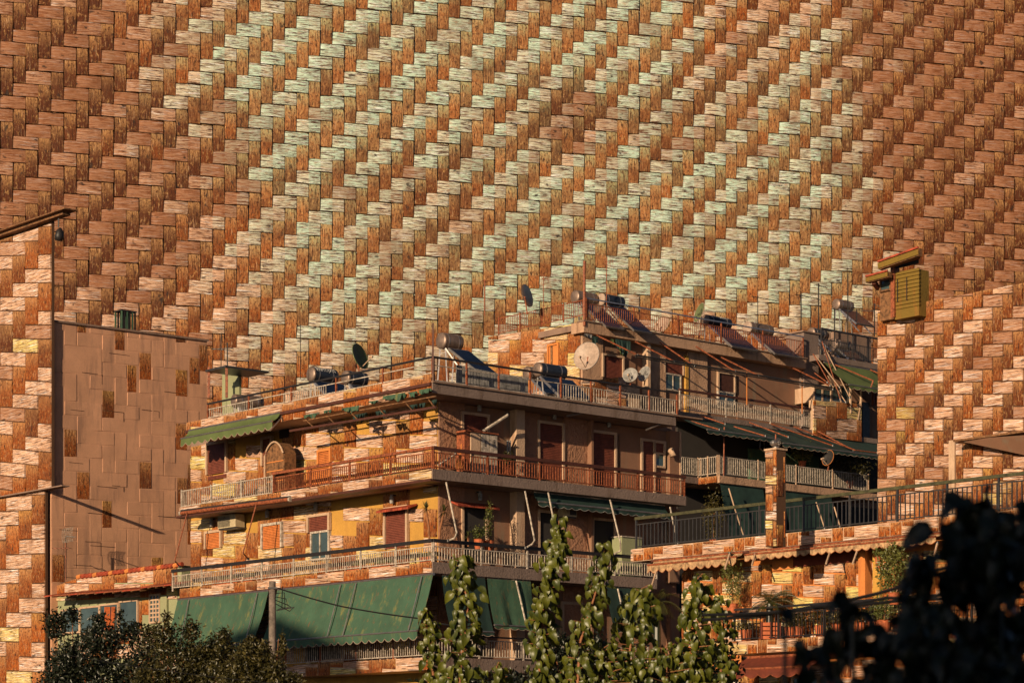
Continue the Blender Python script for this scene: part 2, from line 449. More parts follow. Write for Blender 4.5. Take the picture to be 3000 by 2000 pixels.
def autoclad(face, parent, poly, pcw=36., pch=40., slope=.035, refpx=None, **kw):
    """choose the tile size from the facade itself"""
    s = sum(p[0] for p in poly)/len(poly); z = sum(p[1] for p in poly)/len(poly)
    q = face.p(s, z); px = 1500+F*q.x/q.y; py = HZ-(z-CZ)*F/q.y; pm = face.pxm(px)
    if face.kind == 'L': sl = (HZ-py)/(px+4640); k = (sl+slope)*pm*q.y/F
    else: sl = (HZ-py)/(9600-px); k = (sl-slope)*pm*q.y/F
    return clad(face, parent, poly, pcw/pm, pch*q.y/F, k, **kw)
# ================================================================== setting: ground
def ground():
    m = MB(); m.quad((-400, -200, 0), (400, -200, 0), (400, 500, 0), (-400, 500, 0))
    g = m.build('ground', M['soil']); g['kind'] = 'structure'
ground()

# ------------------------------------------------------------------ building part helpers
def shutter(face, parent, x0, x1, yt, yb, mat, o=.09, frame='cream', name='shutter', slat=.055, framew=.09):
    xm = (x0+x1)/2; s0, s1 = face.S(x0, o), face.S(x1, o); z1, z0 = face.Z(xm, yt, o), face.Z(xm, yb, o)
    if s0 > s1: s0, s1 = s1, s0
    if frame:
        f = MB(); w = framew
        face.box(f, s0-w, s0, z0, z1+w, 0.02, o+.05); face.box(f, s1, s1+w, z0, z1+w, 0.02, o+.05); face.box(f, s0, s1, z1, z1+w, 0.02, o+.05)
        f.build('shutter_frame', M[frame], parent)
    m = MB(); face.box(m, s0, s1, z0, z1, .0, o-.03)
    n = max(3, int((z1-z0)/slat))
    for i in range(n):
        a = z0+(z1-z0)*i/n; b = a+(z1-z0)/n*.8; q = len(m.v)
        for s_, z_, o_ in ((s0, a, o), (s1, a, o), (s1, b, o-.012), (s0, b, o-.012)): m.v.append(tuple(face.p(s_, z_, o_)))
        for s_, z_, o_ in ((s0, a, o-.028), (s1, a, o-.028), (s1, b, o-.028), (s0, b, o-.028)): m.v.append(tuple(face.p(s_, z_, o_)))
        for f4 in ((0, 1, 2, 3), (0, 4, 5, 1), (3, 2, 6, 7), (0, 3, 7, 4), (1, 5, 6, 2)): m.f.append(tuple(q+k for k in f4))
    return m.build(name, M[mat], parent)
def window(face, parent, x0, x1, yt, yb, o=.08, frame='white', nv=1, nh=0, pane='glass', bar=.05, w=.07, name='window'):
    xm = (x0+x1)/2; s0, s1 = face.S(x0, o), face.S(x1, o); z1, z0 = face.Z(xm, yt, o), face.Z(xm, yb, o)
    if s0 > s1: s0, s1 = s1, s0
    f = MB()
    face.box(f, s0-w, s0, z0-w, z1+w, .0, o+.04); face.box(f, s1, s1+w, z0-w, z1+w, .0, o+.04)
    face.box(f, s0, s1, z1, z1+w, .0, o+.04); face.box(f, s0, s1, z0-w, z0, .0, o+.04)
    for i in range(nv):
        c = s0+(s1-s0)*(i+1)/(nv+1); face.box(f, c-bar/2, c+bar/2, z0, z1, .0, o+.03)
    for i in range(nh):
        c = z0+(z1-z0)*(i+1)/(nh+1); face.box(f, s0+.001, s1-.001, c-bar/2, c+bar/2, .0, o+.026)
    fo = f.build(name, M[frame], parent)
    g = MB(); face.box(g, s0, s1, z0, z1, .0, o); g.build('pane', M[pane], fo)
    return fo
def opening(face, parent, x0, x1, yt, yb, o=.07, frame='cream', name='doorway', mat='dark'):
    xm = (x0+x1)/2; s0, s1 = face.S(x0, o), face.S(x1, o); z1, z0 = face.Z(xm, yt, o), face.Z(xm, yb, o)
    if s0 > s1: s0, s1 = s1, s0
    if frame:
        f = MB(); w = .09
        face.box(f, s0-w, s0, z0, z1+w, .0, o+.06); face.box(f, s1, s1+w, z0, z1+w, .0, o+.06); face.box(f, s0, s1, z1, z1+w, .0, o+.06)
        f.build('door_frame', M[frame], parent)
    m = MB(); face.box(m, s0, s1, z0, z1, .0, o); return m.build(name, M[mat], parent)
def boxpart(name, face, parent, s0, s1, z0, z1, o0, o1, mat, **kw):
    m = MB(); face.box(m, s0, s1, z0, z1, o0, o1); return m.build(name, M[mat], parent, **kw)
def railing(face, parent, s0, s1, o, zb, zt, mat='white', beam=None, beamz=0, beamw=.12, beamh=.10, step=.118, post=1.9, bw=.022, gaps=(), postmat=None, posth=None):
    """balusters between zb and zt, thick hand beam at beamz"""
    if s0 > s1: s0, s1 = s1, s0
    if beam:
        m = MB(); face.box(m, s0, s1, beamz-beamh, beamz, o-beamw/2, o+beamw/2); m.build('hand_beam', M[beam], parent)
    m = MB()
    face.box(m, s0, s1, zt-.03, zt, o-.018, o+.018); face.box(m, s0, s1, zb, zb+.03, o-.018, o+.018)
    n = int((s1-s0)/step)
    for i in range(n+1):
        c = s0+.02+(s1-s0-.04)*i/n+random.uniform(-.006, .006)
        if any(a < c < b for a, b in gaps): continue
        face.box(m, c-bw/2, c+bw/2, zb+.03, zt-.03, o-bw/2, o+bw/2)
    m.build('balusters', M[mat], parent, stuff=True)
    npst = max(1, int((s1-s0)/post))
    ph = posth or (beamz-beamh if beam else zt+.05)
    for i in range(npst+1):
        c = s0+.03+(s1-s0-.06)*i/npst
        m = MB(); face.box(m, c-.025, c+.025, zb-.12, ph, o-.026, o+.026); m.build('railing_post', M[postmat or mat], parent)
def lamp(face, parent_unused, px, py, label):
    s = face.S(px, .1); z = face.Z(px, py, .1)
    t = thing('wall_lamp', label, 'wall lamp', tuple(face.p(s, z, .06)))
    m = MB(); m.lathe(face.p(s, z-.12, .18), (0, 0, 1), [(0, .0), (0, .07), (.22, .08), (.24, .05), (.3, .05), (.3, 0)], 10); m.build('lamp_glass', M['dishw'], t)
    m = MB(); m.bar(face.p(s, z+.16, .02), face.p(s, z+.16, .2), .05); m.build('bracket', M['darksteel'], t)
def awning(face, label, s0, s1, zt, ot, zb, ob, mat, valance=.18, scal=.35, arms=(), armmat='steel', group=None, fold=.0, roller='steel', trim='dishp', sagn=1, armo=None, stain=None):
    if s0 > s1: s0, s1 = s1, s0
    t = thing('awning', label, 'awning', tuple(face.p((s0+s1)/2, zt, ot)), group)
    m = MB(); n = max(8, int((s1-s0)/.12)); r = 7
    for side in (0, 1):
        base = len(m.v)
        for i in range(n+1):
            s = s0+(s1-s0)*i/n
            for j in range(r+1):
                f = j/r
                w = fold*math.sin(s*5.1)*(f)+fold*.6*math.sin(s*11.3+1)*f
                sag = .05*math.sin(math.pi*f)*sagn
                m.v.append(tuple(face.p(s, zt+(zb-zt)*f-sag*.3, ot+(ob-ot)*f-sag+w-(.015 if side else 0))))
        for i in range(n):
            for j in range(r):
                a = base+i*(r+1)+j; q = (a, a+1, a+r+2, a+r+1)
                m.f.append(q if side == 0 else q[::-1])
    m.build('fabric', M[mat], t, smooth=True)
    if valance:
        m = MB(); n = max(12, int((s1-s0)/scal*10)); tr = MB(); prev = None; tp = []
        for i in range(n+1):
            s = s0+(s1-s0)*i/n; ph = ((s-s0)/scal) % 1
            d = valance*(.62+.38*abs(math.sin(math.pi*ph)))
            w = .02*math.sin(s*7)
            a = tuple(face.p(s, zb, ob+.012)); b = tuple(face.p(s, zb-d, ob+.012+w)); m.v += [a, b, tuple(face.p(s, zb, ob)), tuple(face.p(s, zb-d, ob+w))]
            tp.append(face.p(s, zb-d, ob+.01+w))
        for i in range(n):
            q = i*4; m.f.append((q, q+1, q+5, q+4)); m.f.append((q+2, q+6, q+7, q+3)); m.f.append((q+1, q+3, q+7, q+5))
        v = m.build('valance', M[mat], t)
        tr.tube(tp, .011, 4); tr.build('valance_trim', M[trim], t)
    m = MB(); m.tube([face.p(s0, zb, ob), face.p(s1, zb, ob)], .035, 8); m.build('front_bar', M[roller], t)
    m = MB(); m.tube([face.p(s0, zt+.03, ot-.04), face.p(s1, zt+.03, ot-.04)], .05, 8); m.build('roller_tube', M[roller], t)
    for (sa, za, oa, sb, zb_, ob_) in arms:
        m = MB(); m.tube([face.p(sa, za, oa), face.p(sb, zb_, ob_)], .022, 6); m.build('arm', M[armmat], t)
    return t
def rods(face, label, ends, mat='steel', r=.022, group='slanting poles of the awnings'):
    """a folding awning arm standing alone; ends are (px,py,o)"""
    P = [face.P(*e) for e in ends]
    t = thing('awning_arm_or_pole', label, 'pole', tuple(P[0]), group)
    for a, b in zip(P[:-1], P[1:]):
        m = MB(); m.tube([a, b], r, 6); m.build('rod', M[mat], t)
    m = MB(); m.lathe(P[-1], (0, 0, 1), [(-.04, 0), (-.04, .05), (.04, .05), (.04, 0)], 8); m.build('clamp', M['darksteel'], t)

# ================================================================== CORNER APARTMENT BLOCK (A)
A = thing('apartment_block', 'corner apartment block with reed-tiled sunlit flank and plain rose flank with long balconies', 'apartment building', ((1283-1500)/F*79.7, 79.7, 0))
AL = Face(1283, 79.7, 'L'); AR = Face(1283, 79.7, 'R'); AR.O = AL.O.copy()
zc = lambda py: CZ+(HZ-py)*78.0/F            # heights read at the balcony corner
LEFT = AL.S(560); RIGHT = AR.S(1980)
zR, zRb = zc(1120), zc(1150); z3, z3b = zc(1372), zc(1402); z2, z2b = zc(1644), zc(1677); z1, z1b = zc(1922), zc(1960)
OV = 1.2
m = MB(); a = [AL.p(0, 0, 0), AL.p(LEFT, 0, 0), AL.p(LEFT, 0, -10), AL.p(0, 0, -10)]
def quadblock(name, c0, c1, c2, c3, z0, z1, mat, parent):
    m = MB(); m.hexa([(c.x, c.y, z0) for c in (c0, c1, c2, c3)]+[(c.x, c.y, z1) for c in (c0, c1, c2, c3)]); return m.build(name, M[mat], parent)
C0 = AL.p(0, 0); C1 = AR.p(RIGHT, 0); C2 = C1+AL.d*LEFT; C3 = C0+AL.d*LEFT
quadblock('wall', C0, C1, C2, C3, 0, zRb-.01, 'ochre', A)
# rose render skin of the right flank
boxpart('rendered_flank', AR, A, 0.0, RIGHT, 0, zRb-.02, .0, .03, 'smooth')
# slabs run round the corner (the right-hand slab takes the corner)
LB = AL.S(527, OV)
def slab(name, z0, z1, mR='concrete', rEnd=2010, lEnd=None, curb=0.):
    e = AR.S(rEnd, OV)
    boxpart(name, AR, A, -OV, e, z0, z1, -.1, OV, mR)
    boxpart(name, AL, A, -.1, lEnd if lEnd else LB, z0, z1-.004, -.2, OV-.003, 'cream')
slab('roof_slab', zRb, zR, rEnd=1980, lEnd=AL.S(556, OV)); slab('balcony_slab', z3b, z3); slab('balcony_slab', z2b, z2, rEnd=1925); slab('balcony_slab', z1b, z1, rEnd=1900, lEnd=AL.S(860, OV))
boxpart('roof_coping', AR, A, -OV-.02, RIGHT+.1, zR, zR+.05, OV-.25, OV+.06, 'grey')
quadblock('roof_deck', C0, C1, C2, C3, zRb, zR+.02, 'grey', A)
# left parapet band above the eave and dark drip edges
boxpart('parapet', AL, A, -OV+.04, AL.S(545, OV), zR, zR+.30, OV-.14, OV-.01, 'cream')
boxpart('eave_edge', AL, A, -OV+.05, AL.S(548, OV), zR-.10, zR-.0, OV-.004, OV+.09, 'brownrail')
boxpart('slab_edge', AL, A, -OV+.05, LB+.2, z3b-.06, z3b+.02, OV-.4, OV+.05, 'brownrail')
boxpart('slab_edge', AL, A, -OV+.05, LB+.1, z2b-.05, z2b+.02, OV-.4, OV+.05, 'brownrail')
# woven tiles of the left flank, storey by storey
hol3 = []
for za, zb_, sk in ((z3, zRb, .03), (z2, z3b, .10), (z1, z2b, .3)):
    def sf(cx, cz, zt=zb_): return cz > zt-.5 and random.random() < .45
    autoclad(AL, A, [(0.03, za), (LEFT, za), (LEFT, zb_), (0.03, zb_)], o=.0, skip=sk, yellow=.3, skipfn=sf, bright=.12)
for za, zb_ in ((z3b+.02, z3), (z2b+.02, z2), (z1b, z1)):
    autoclad(AL, A, [(-OV+.04, za), (LB, za), (LB, zb_), (-OV+.04, zb_)], o=OV-.002, yellow=.15, thick=.035, bright=.2)
autoclad(AL, A, [(-OV+.04, zRb), (AL.S(548, OV), zRb), (AL.S(548, OV), zR+.30), (-OV+.04, zR+.30)], o=OV-.01, yellow=.2, thick=.035, bright=.2)
# ---- left flank, top storey
shutter(AL, A, 608, 661, 1300, 1386, 'shutter', frame='cream'); shutter(AL, A, 770, 793, 1285, 1362, 'shutter')
shutter(AL, A, 608, 661, 1391, 1402, 'shutter', frame=None, name='lower_panel'); shutter(AL, A, 770, 788, 1371, 1382, 'shutter', frame=None, name='lower_panel')
shutter(AL, A, 935, 966, 1322, 1356, 'shutter_or', frame='orange'); shutter(AL, A, 905, 966, 1372, 1420, 'shutter_or', frame='orange', name='door_leaf')
opening(AL, A, 818, 843, 1245, 1282, frame=None, name='recess', o=.08)
# ---- left flank, middle storey
shutter(AL, A, 604, 645, 1560, 1605, 'shutter_or', frame='cream'); shutter(AL, A, 770, 823, 1538, 1605, 'shutter_or', frame='white')
shutter(AL, A, 905, 962, 1512, 1556, 'shutter', frame='cream'); window(AL, A, 914, 962, 1560, 1634, nv=1, frame='white')
shutter(AL, A, 1130, 1190, 1490, 1604, 'shutter', frame='cream')
# red tiled hood over the middle shutter
def tilehood(face, x0, x1, yt, parent, n=5, o=.45):
    s0, s1 = face.S(x0, o), face.S(x1, o); z = face.Z((x0+x1)/2, yt, o)
    for i in range(n):
        a = s0+(s1-s0)*i/n; b = s0+(s1-s0)*(i+.92)/n
        m = MB(); ss = sorted((a, b)); k = []
        for s_ in ss:
            for (o_, z_) in ((.06, z+.16), (.06, z+.10), (o, z-.05), (o, z+.02)): k.append(face.p(s_, z_, o_))
        m.hexa([k[1], k[5], k[6], k[2], k[0], k[4], k[7], k[3]]); m.build('roof_tile', M['redroof'], parent)
tilehood(AL, 1102, 1196, 1492, A, 6); tilehood(AR, 1342, 1466, 1483, A, 5)
# ---- left flank lower storey behind the awnings
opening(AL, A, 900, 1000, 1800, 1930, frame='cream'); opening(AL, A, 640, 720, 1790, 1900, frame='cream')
# ---- right flank
for x0, x1 in ((1283, 1357),):
    for za, zb_ in ((z3, zRb), (z2, z3b), (z1, z2b)):
        boxpart('rough_render_panel', AR, A, AR.S(x0)+.0, AR.S(x1), za, zb_, .03, .075, 'pink')
for x0, x1 in ((1516, 1577), (1648, 1716)):
    for za, zb_ in ((z3, zRb), (z2, z3b), (z1, z2b)):
        boxpart('rough_render_panel', AR, A, AR.S(x0), AR.S(x1), za, zb_, .03, .09, 'pink')
for za, zb_ in ((z3, zRb), (z2, z3b), (z1, z2b)):
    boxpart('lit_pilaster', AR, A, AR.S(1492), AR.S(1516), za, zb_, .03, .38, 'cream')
    boxpart('pilaster', AR, A, AR.S(1716), AR.S(1722), za, zb_, .03, .30, 'smooth')
    boxpart('pilaster', AR, A, AR.S(1950), AR.S(1978), za, zb_, .03, .22, 'smooth')
shutter(AR, A, 1357, 1427, 1217, 1300, 'shutter', frame='cream'); shutter(AR, A, 1580, 1647, 1243, 1401, 'shutter', frame='cream')
shutter(AR, A, 1735, 1800, 1270, 1425, 'shutter', frame='cream'); shutter(AR, A, 1882, 1914, 1293, 1441, 'shutter', frame='cream')
shutter(AR, A, 1919, 1944, 1298, 1328, 'shutter', frame='cream'); window(AR, A, 1919, 1944, 1331, 1364, nv=0, frame='cream')
boxpart('rendered_panel', AR, A, AR.S(1812), AR.S(1878), z3, AR.Z(1845, 1278), .03, .07, 'smooth')
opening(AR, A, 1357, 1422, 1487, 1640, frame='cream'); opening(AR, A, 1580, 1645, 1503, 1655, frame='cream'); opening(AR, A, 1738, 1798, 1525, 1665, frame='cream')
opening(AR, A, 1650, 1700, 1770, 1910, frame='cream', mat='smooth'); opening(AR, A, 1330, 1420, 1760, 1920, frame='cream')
# ---- railings
eR = AR.S(2010, OV); o_ = OV-.06
railing(AR, A, -o_, eR, o_, z3+.06, z3+.56, 'rust', beam='brownrail', beamz=z3+.74, beamh=.11, post=2.0)
railing(AL, A, -o_, AL.S(800, o_), o_, z3+.06, z3+.56, 'rust', beam='rust', beamz=z3+.74, beamh=.09)
railing(AL, A, AL.S(800, o_), LB, o_, z3+.02, z3+.62, 'white')
railing(AR, A, -o_, AR.S(1925, o_), o_, z2+.06, z2+.52, 'white', beam='black', beamz=z2+.75, beamh=.11)
railing(AL, A, -o_, AL.S(505, o_), o_, z2+.06, z2+.52, 'white', beam='black', beamz=z2+.75, beamh=.11)
railing(AR, A, -o_, AR.S(1900, o_), o_, z1+.06, z1+.62, 'white', beam='black', beamz=z1+.75, beamh=.05)
railing(AL, A, -o_, AL.S(835, o_), o_, z1+.06, z1+.62, 'white', postmat='rust')
# rooftop railing
zt = zc(1041)
railing(AR, A, -o_, AR.S(1985, o_), o_, zR+.08, zt-.28, 'white', beam='black', beamz=zt, beamh=.06, beamw=.06, post=1.25, postmat='rust', posth=zt, gaps=((-2, 4.3), (6.6, 7.6)), bw=.018)
railing(AL, A, -o_, AL.S(608, o_), o_, zR+.32, zt-.22, 'white', beam='black', beamz=zt, beamh=.06, beamw=.06, post=2.2, postmat='rust', posth=zt, gaps=((-2, 4.6), (7.2, 9.0)), bw=.018)
m = MB(); p0 = AL.p(-o_, 0, o_); m.bar((p0.x, p0.y, zR), (p0.x, p0.y, zc(945)), .06); m.build('corner_mast', M['brownrail'], A)
# stair head cabin at the left end and white screen panels on the terrace
t = thing('rooftop_cabin', 'small open rooftop cabin with rusty frame beside the left terrace railing', 'rooftop cabin', tuple(AL.p(AL.S(640, .9), zR, .9)))
for x in (612, 664):
    m = MB(); m.bar(AL.P(x, 1165, .9), AL.P(x, 1075, .9), .09); m.build('frame_post', M['rust'], t)
boxpart('roof_sheet', AL, t, AL.S(608, .9), AL.S(668, .9), AL.Z(640, 1083, .9), AL.Z(640, 1077, .9), -.9, 1.0, 'darksteel')
boxpart('back_panel', AL, t, AL.S(618, 0), AL.S(668, 0), zR, AL.Z(640, 1082, 0), -.6, -.5, 'mintwall')
t = thing('terrace_screen', 'row of tall white slats screening the roof terrace right of the corner mast', 'terrace screen', tuple(AR.p(1.5, zR, .5)))
for i in range(22):
    s = AR.S(1338, .7)+i*.125; m = MB(); AR.box(m, s, s+.095, zR+.12, zR+.80-.006*i, .66, .70); m.build('slat', M['dishw'], t)
m = MB(); AR.box(m, AR.S(1338, .7), AR.S(1338, .7)+2.75, zR+.2, zR+.26, .60, .655); m.build('screen_rail', M['white'], t)
t = thing('terrace_screen', 'grey slatted box panel on the roof terrace in the middle, beside the solar heater', 'terrace screen', tuple(AR.p(3.9, zR, .5)))
for i in range(10):
    s = AR.S(1470, .7)+i*.12; m = MB(); AR.box(m, s, s+.10, zR+.12, zR+.72, .66, .70); m.build('slat', M['dishw'], t)
m = MB(); AR.box(m, AR.S(1470, .7), AR.S(1470, .7)+1.18, zR+.3, zR+.36, .60, .655); m.build('screen_rail', M['white'], t)

# ---- things on block A
lamp(AR, A, 1400, 1195, 'cylinder lamp under the roof eave above the first shutter right of the corner')
lamp(AR, A, 1620, 1219, 'cylinder lamp under the roof eave above the tall maroon shutter in the middle')
lamp(AR, A, 1780, 1242, 'shaded cylinder lamp under the roof eave above the right-hand shutters')
lamp(AR, A, 1402, 1455, 'lamp above the red tiled hood on the shaded flank')
lamp(AL, A, 625, 1532, 'little lamp just left of the air conditioner on the sunlit flank')
lamp(AL, A, 788, 1506, 'little lamp above the orange shutter on the sunlit flank')
lamp(AL, A, 930, 1485, 'brown lamp above the half-open maroon shutter on the sunlit flank')
lamp(AL, A, 1153, 1464, 'brown lamp above the red tiled hood on the sunlit flank')
# air conditioner
def aircon(face, x0, x1, yt, yb, label, o1=.55):
    t = thing('air_conditioner', label, 'air conditioner', tuple(face.P((x0+x1)/2, yb, .1)))
    s0, s1 = face.S(x0, o1), face.S(x1, o1); z1_, z0_ = face.Z((x0+x1)/2, yt, o1), face.Z((x0+x1)/2, yb, o1)
    s0, s1 = sorted((s0, s1))
    m = MB(); face.box(m, s0, s1, z0_, z1_, .1, o1); m.build('casing', M['acbody'], t)
    m = MB(); cs = s1-(s1-s0)*.38; n = 14
    for i in range(n):
        zz = z0_+.05+(z1_-z0_-.1)*i/n; face.box(m, s0+(s1-s0)*.32, s1-.04, zz, zz+.012, o1+.001, o1+.016)
    m.build('grille', M['darksteel'], t)
    m = MB(); face.box(m, s0, s1, z0_-.05, z0_, .02, o1-.05); m.build('bracket', M['darksteel'], t)
aircon(AL, 638, 690, 1507, 1545, 'boxy air conditioner hung under the balcony slab above the left shutters', .5)
aircon(AR, 1660, 1690, 1490, 1512, 'dim air conditioner above the shaded middle balcony door')
# green awning, top left
awning(AL, 'sunlit green awning with scalloped edge over the top left balcony', AL.S(552, 1.3), AL.S(820, 1.3), zR-.06, 1.3, zR-.36, 1.62, 'green2', valance=.30, scal=.42, arms=[(AL.S(822, 1.3), zR-.2, 1.25, AL.S(832, 1.3), zR-.75, 1.9)], trim='dishp')
# torn awning remains on frames
t = thing('torn_awning', 'tattered remains of a green awning on a long bare frame below the sunlit eave', 'torn awning', tuple(AL.p(4, zR-.4, 1.25)))
m = MB(); m.bar(AL.P(850, 1262, 1.5), AL.P(1278, 1192, 1.5), .07); m.build('frame_bar', M['brownrail'], t)
m = MB(); m.bar(AL.P(890, 1232, 1.3), AL.P(1278, 1160, 1.3), .04); m.build('frame_bar', M['wood'], t)
for x in (900, 962, 1030, 1110, 1190, 1255):
    m = MB(); m.bar(AL.P(x, 1235-(x-890)*.18, 1.3), AL.P(x+22, 1262-(x-850)*.163, 1.5), .03); m.build('strut', M['wood'], t)
def rag(x0, x1, y0, d, mat, o=1.35, par=None):
    m = MB(); n = 8; top = []; bot = []
    for i in range(n+1):
        x = x0+(x1-x0)*i/n; y = y0-(x-x0)*.17
        top.append(AL.P(x, y, o)); bot.append(AL.P(x+random.uniform(-3, 3), y+d*random.uniform(.15, 1.)*(1-abs(i/n-.5)), o+random.uniform(-.1, .15)))
    for i in range(n):
        m.poly([top[i], bot[i], bot[i+1], top[i+1]]); q = AL.n*-.012
        m.poly([top[i+1]+q, bot[i+1]+q, bot[i]+q, top[i]+q])
    m.build('torn_cloth', M[mat], par)
for x0, x1, y0, d in ((890, 935, 1216, 20), (948, 972, 1203, 16), (1000, 1052, 1196, 26), (1122, 1186, 1160, 42), (1196, 1222, 1150, 26), (1226, 1262, 1142, 24), (1080, 1108, 1176, 16)):
    rag(x0, x1, y0, d, 'green', par=t)
for x0, x1, y0, d in ((1035, 1075, 1215, 32), (1100, 1128, 1205, 36), (1198, 1222, 1187, 40), (1228, 1246, 1182, 24), (1265, 1280, 1172, 36)):
    rag(x0, x1, y0, d, 'teal', 1.2, par=t)
# arched brown cabinet on the top balcony
t = thing('arched_cabinet', 'brown arched wooden cabinet standing on the top left balcony', 'cabinet', tuple(AL.p(AL.S(818, .8), z3, .8)))
s0, s1 = AL.S(847, .8), AL.S(793, .8); zb_, zt_ = z3+.02, AL.Z(820, 1296, .8)
m = MB(); n = 10; pts = [(s0, zb_), (s1, zb_)]+[(s1+(s0-s1)*i/n, zt_-.45+.45*math.sin(math.pi*i/n)**.7) for i in range(n+1)]
fr = [AL.p(s, z, 1.0) for s, z in pts]; bk = [AL.p(s, z, .5) for s, z in pts]
m.poly(fr); m.poly(bk[::-1])
for i in range(len(pts)): m.quad(fr[i], bk[i], bk[(i+1) % len(pts)], fr[(i+1) % len(pts)])
m.build('body', M['wood'], t)
for zz in (.42, .78, 1.1): boxpart('shelf_edge', AL, t, min(s0, s1)+.06, max(s0, s1)-.06, zb_+zz, zb_+zz+.035, 1.0, 1.02, 'orange')
m = MB(); q = [AL.p(s, z, 1.06) for s, z in pts[1:]]; m.tube(q, .035, 6); m.build('arch_trim', M['cream'], t)
# two white cabinets, broom, pipe
t = thing('utility_cabinet', 'pair of tall white boiler cabinets on the top shaded balcony', 'cabinet', tuple(AR.p(AR.S(1418, .6), z3, .6)))
for i, (x0, x1) in enumerate(((1363, 1379), (1380, 1408), (1411, 1433), (1435, 1457))):
    boxpart('cabinet_door', AR, t, AR.S(x0, .7), AR.S(x1, .7), z3+.05, AR.Z(1410, 1268, .7)-.01*i, .25, .7 if i else .66, ('rust', 'cream', 'white', 'white')[i])
for x in (1420, 1446):
    for k in range(5): boxpart('vent', AR, t, AR.S(x, .71), AR.S(x+5, .71), AR.Z(x, 1290+k*4, .71), AR.Z(x, 1288+k*4, .71), .702, .712, 'darksteel')
boxpart('cabinet_top', AR, t, AR.S(1364, .7), AR.S(1459, .7), AR.Z(1410, 1268, .7), AR.Z(1410, 1264, .7), .2, .75, 'rust')
t = thing('wooden_broom', 'orange broom leaning upright behind the top shaded railing near the corner', 'broom', tuple(AR.P(1352, 1373, .9)))
m = MB(); m.tube([AR.P(1347, 1370, .9), AR.P(1352, 1300, .9)], .018, 5); m.build('handle', M['orange'], t)
m = MB(); m.lathe(AR.P(1347, 1374, .9), (0, 0, 1), [(0, .0), (0, .17), (.25, .12), (.5, .02), (.5, 0)], 9); m.build('bristles', M['orange'], t)
t = thing('rain_pipe', 'pair of pale pipes running down the lit pilaster on the top shaded balcony', 'pipe', tuple(AR.P(1490, 1380, .2)))
for x in (1487, 1494):
    m = MB(); m.tube([AR.P(x, 1290, .42), AR.P(x, 1385, .42)], .035, 8); m.build('pipe', M['dishw'], t)
rods(AR, 'bundle of pale folded poles propped diagonally across the first shaded window', [(1415, 1262, .6), (1488, 1215, .9)], 'white', .05)
rods(AR, 'thin pale pole leaning behind the top railing beside the corner post', [(1283, 1362, .7), (1335, 1330, .8)], 'white', .035)
# rolled awnings on the right flank
def rolled(face, x0, y0, x1, y1, label, o=.9, mat='steel'):
    P0, P1 = face.P(x0, y0, o), face.P(x1, y1, o); t = thing('rolled_awning', label, 'rolled awning', tuple(P0))
    m = MB(); m.tube([P0, P1], .07, 10); m.build('roll', M[mat], t)
    m = MB(); m.tube([P0+Vector((0, 0, .09)), P1+Vector((0, 0, .09))], .04, 6); m.build('cover', M['darksteel'], t)
    for P in (P0, P1):
        m = MB(); m.lathe(P, (P1-P0), [(-.05, 0), (-.05, .085), (.04, .085), (.04, 0)], 10); m.build('end_cap', M['white'], t)
rolled(AR, 1527, 1181, 1750, 1213, 'long rolled-up awning under the roof eave left of the wall lamp')
rolled(AR, 1756, 1215, 1968, 1239, 'rolled-up awning under the roof eave at its right end')
rods(AR, 'short folded arm under the roof eave pointing left of centre', [(1660, 1218, 1.0), (1710, 1209, 1.1)], 'steel', .035)
rods(AR, 'short folded arm under the roof eave near the right end', [(1893, 1259, 1.0), (1931, 1243, 1.1)], 'steel', .035)
for lab, e in (('thin white awning arm between slab and middle railing, first right of the corner', [(1307, 1412, 1.2), (1338, 1560, 1.5), (1332, 1575, 1.35), (1313, 1583, 1.2)]),
               ('second thin white awning arm from the corner on the middle shaded balcony', [(1538, 1438, 1.2), (1566, 1582, 1.5), (1560, 1592, 1.35), (1540, 1604, 1.2)]),
               ('awning arm rising behind the tallest vine shoot', [(1606, 1442, 1.2), (1628, 1555, 1.5)]),
               ('long white awning arm left of the pale balcony cabinet', [(1787, 1463, 1.2), (1818, 1590, 1.5), (1818, 1612, 1.3), (1795, 1625, 1.2)]),
               ('awning arm on the shaded middle balcony next to the wall of the neighbouring house', [(1963, 1485, 1.2), (1976, 1548, 1.5), (1986, 1590, 1.5)]),
               ('thin arm hanging over the hanging green curtain on the lower balcony', [(1512, 1700, 1.2), (1540, 1822, 1.5)]),
               ('thin arm behind the vines on the lower balcony', [(1810, 1724, 1.2), (1819, 1765, 1.4)])):
    rods(AR, lab, e, 'white', .03)
for lab, e in (('rusty awning arm at the far left end of the sunlit middle balcony', [(549, 1500, 1.3), (512, 1641, 1.7), (526, 1658, 1.25)]),
               ('rusty awning arm in front of the orange shutter on the sunlit middle balcony', [(752, 1473, 1.3), (712, 1619, 1.7), (727, 1636, 1.25)])):
    rods(AL, lab, e, 'rust', .025)
rolled(AL, 530, 1503, 850, 1462, 'red-brown rolled awning below the slab of the sunlit middle storey', 1.28, 'rust')
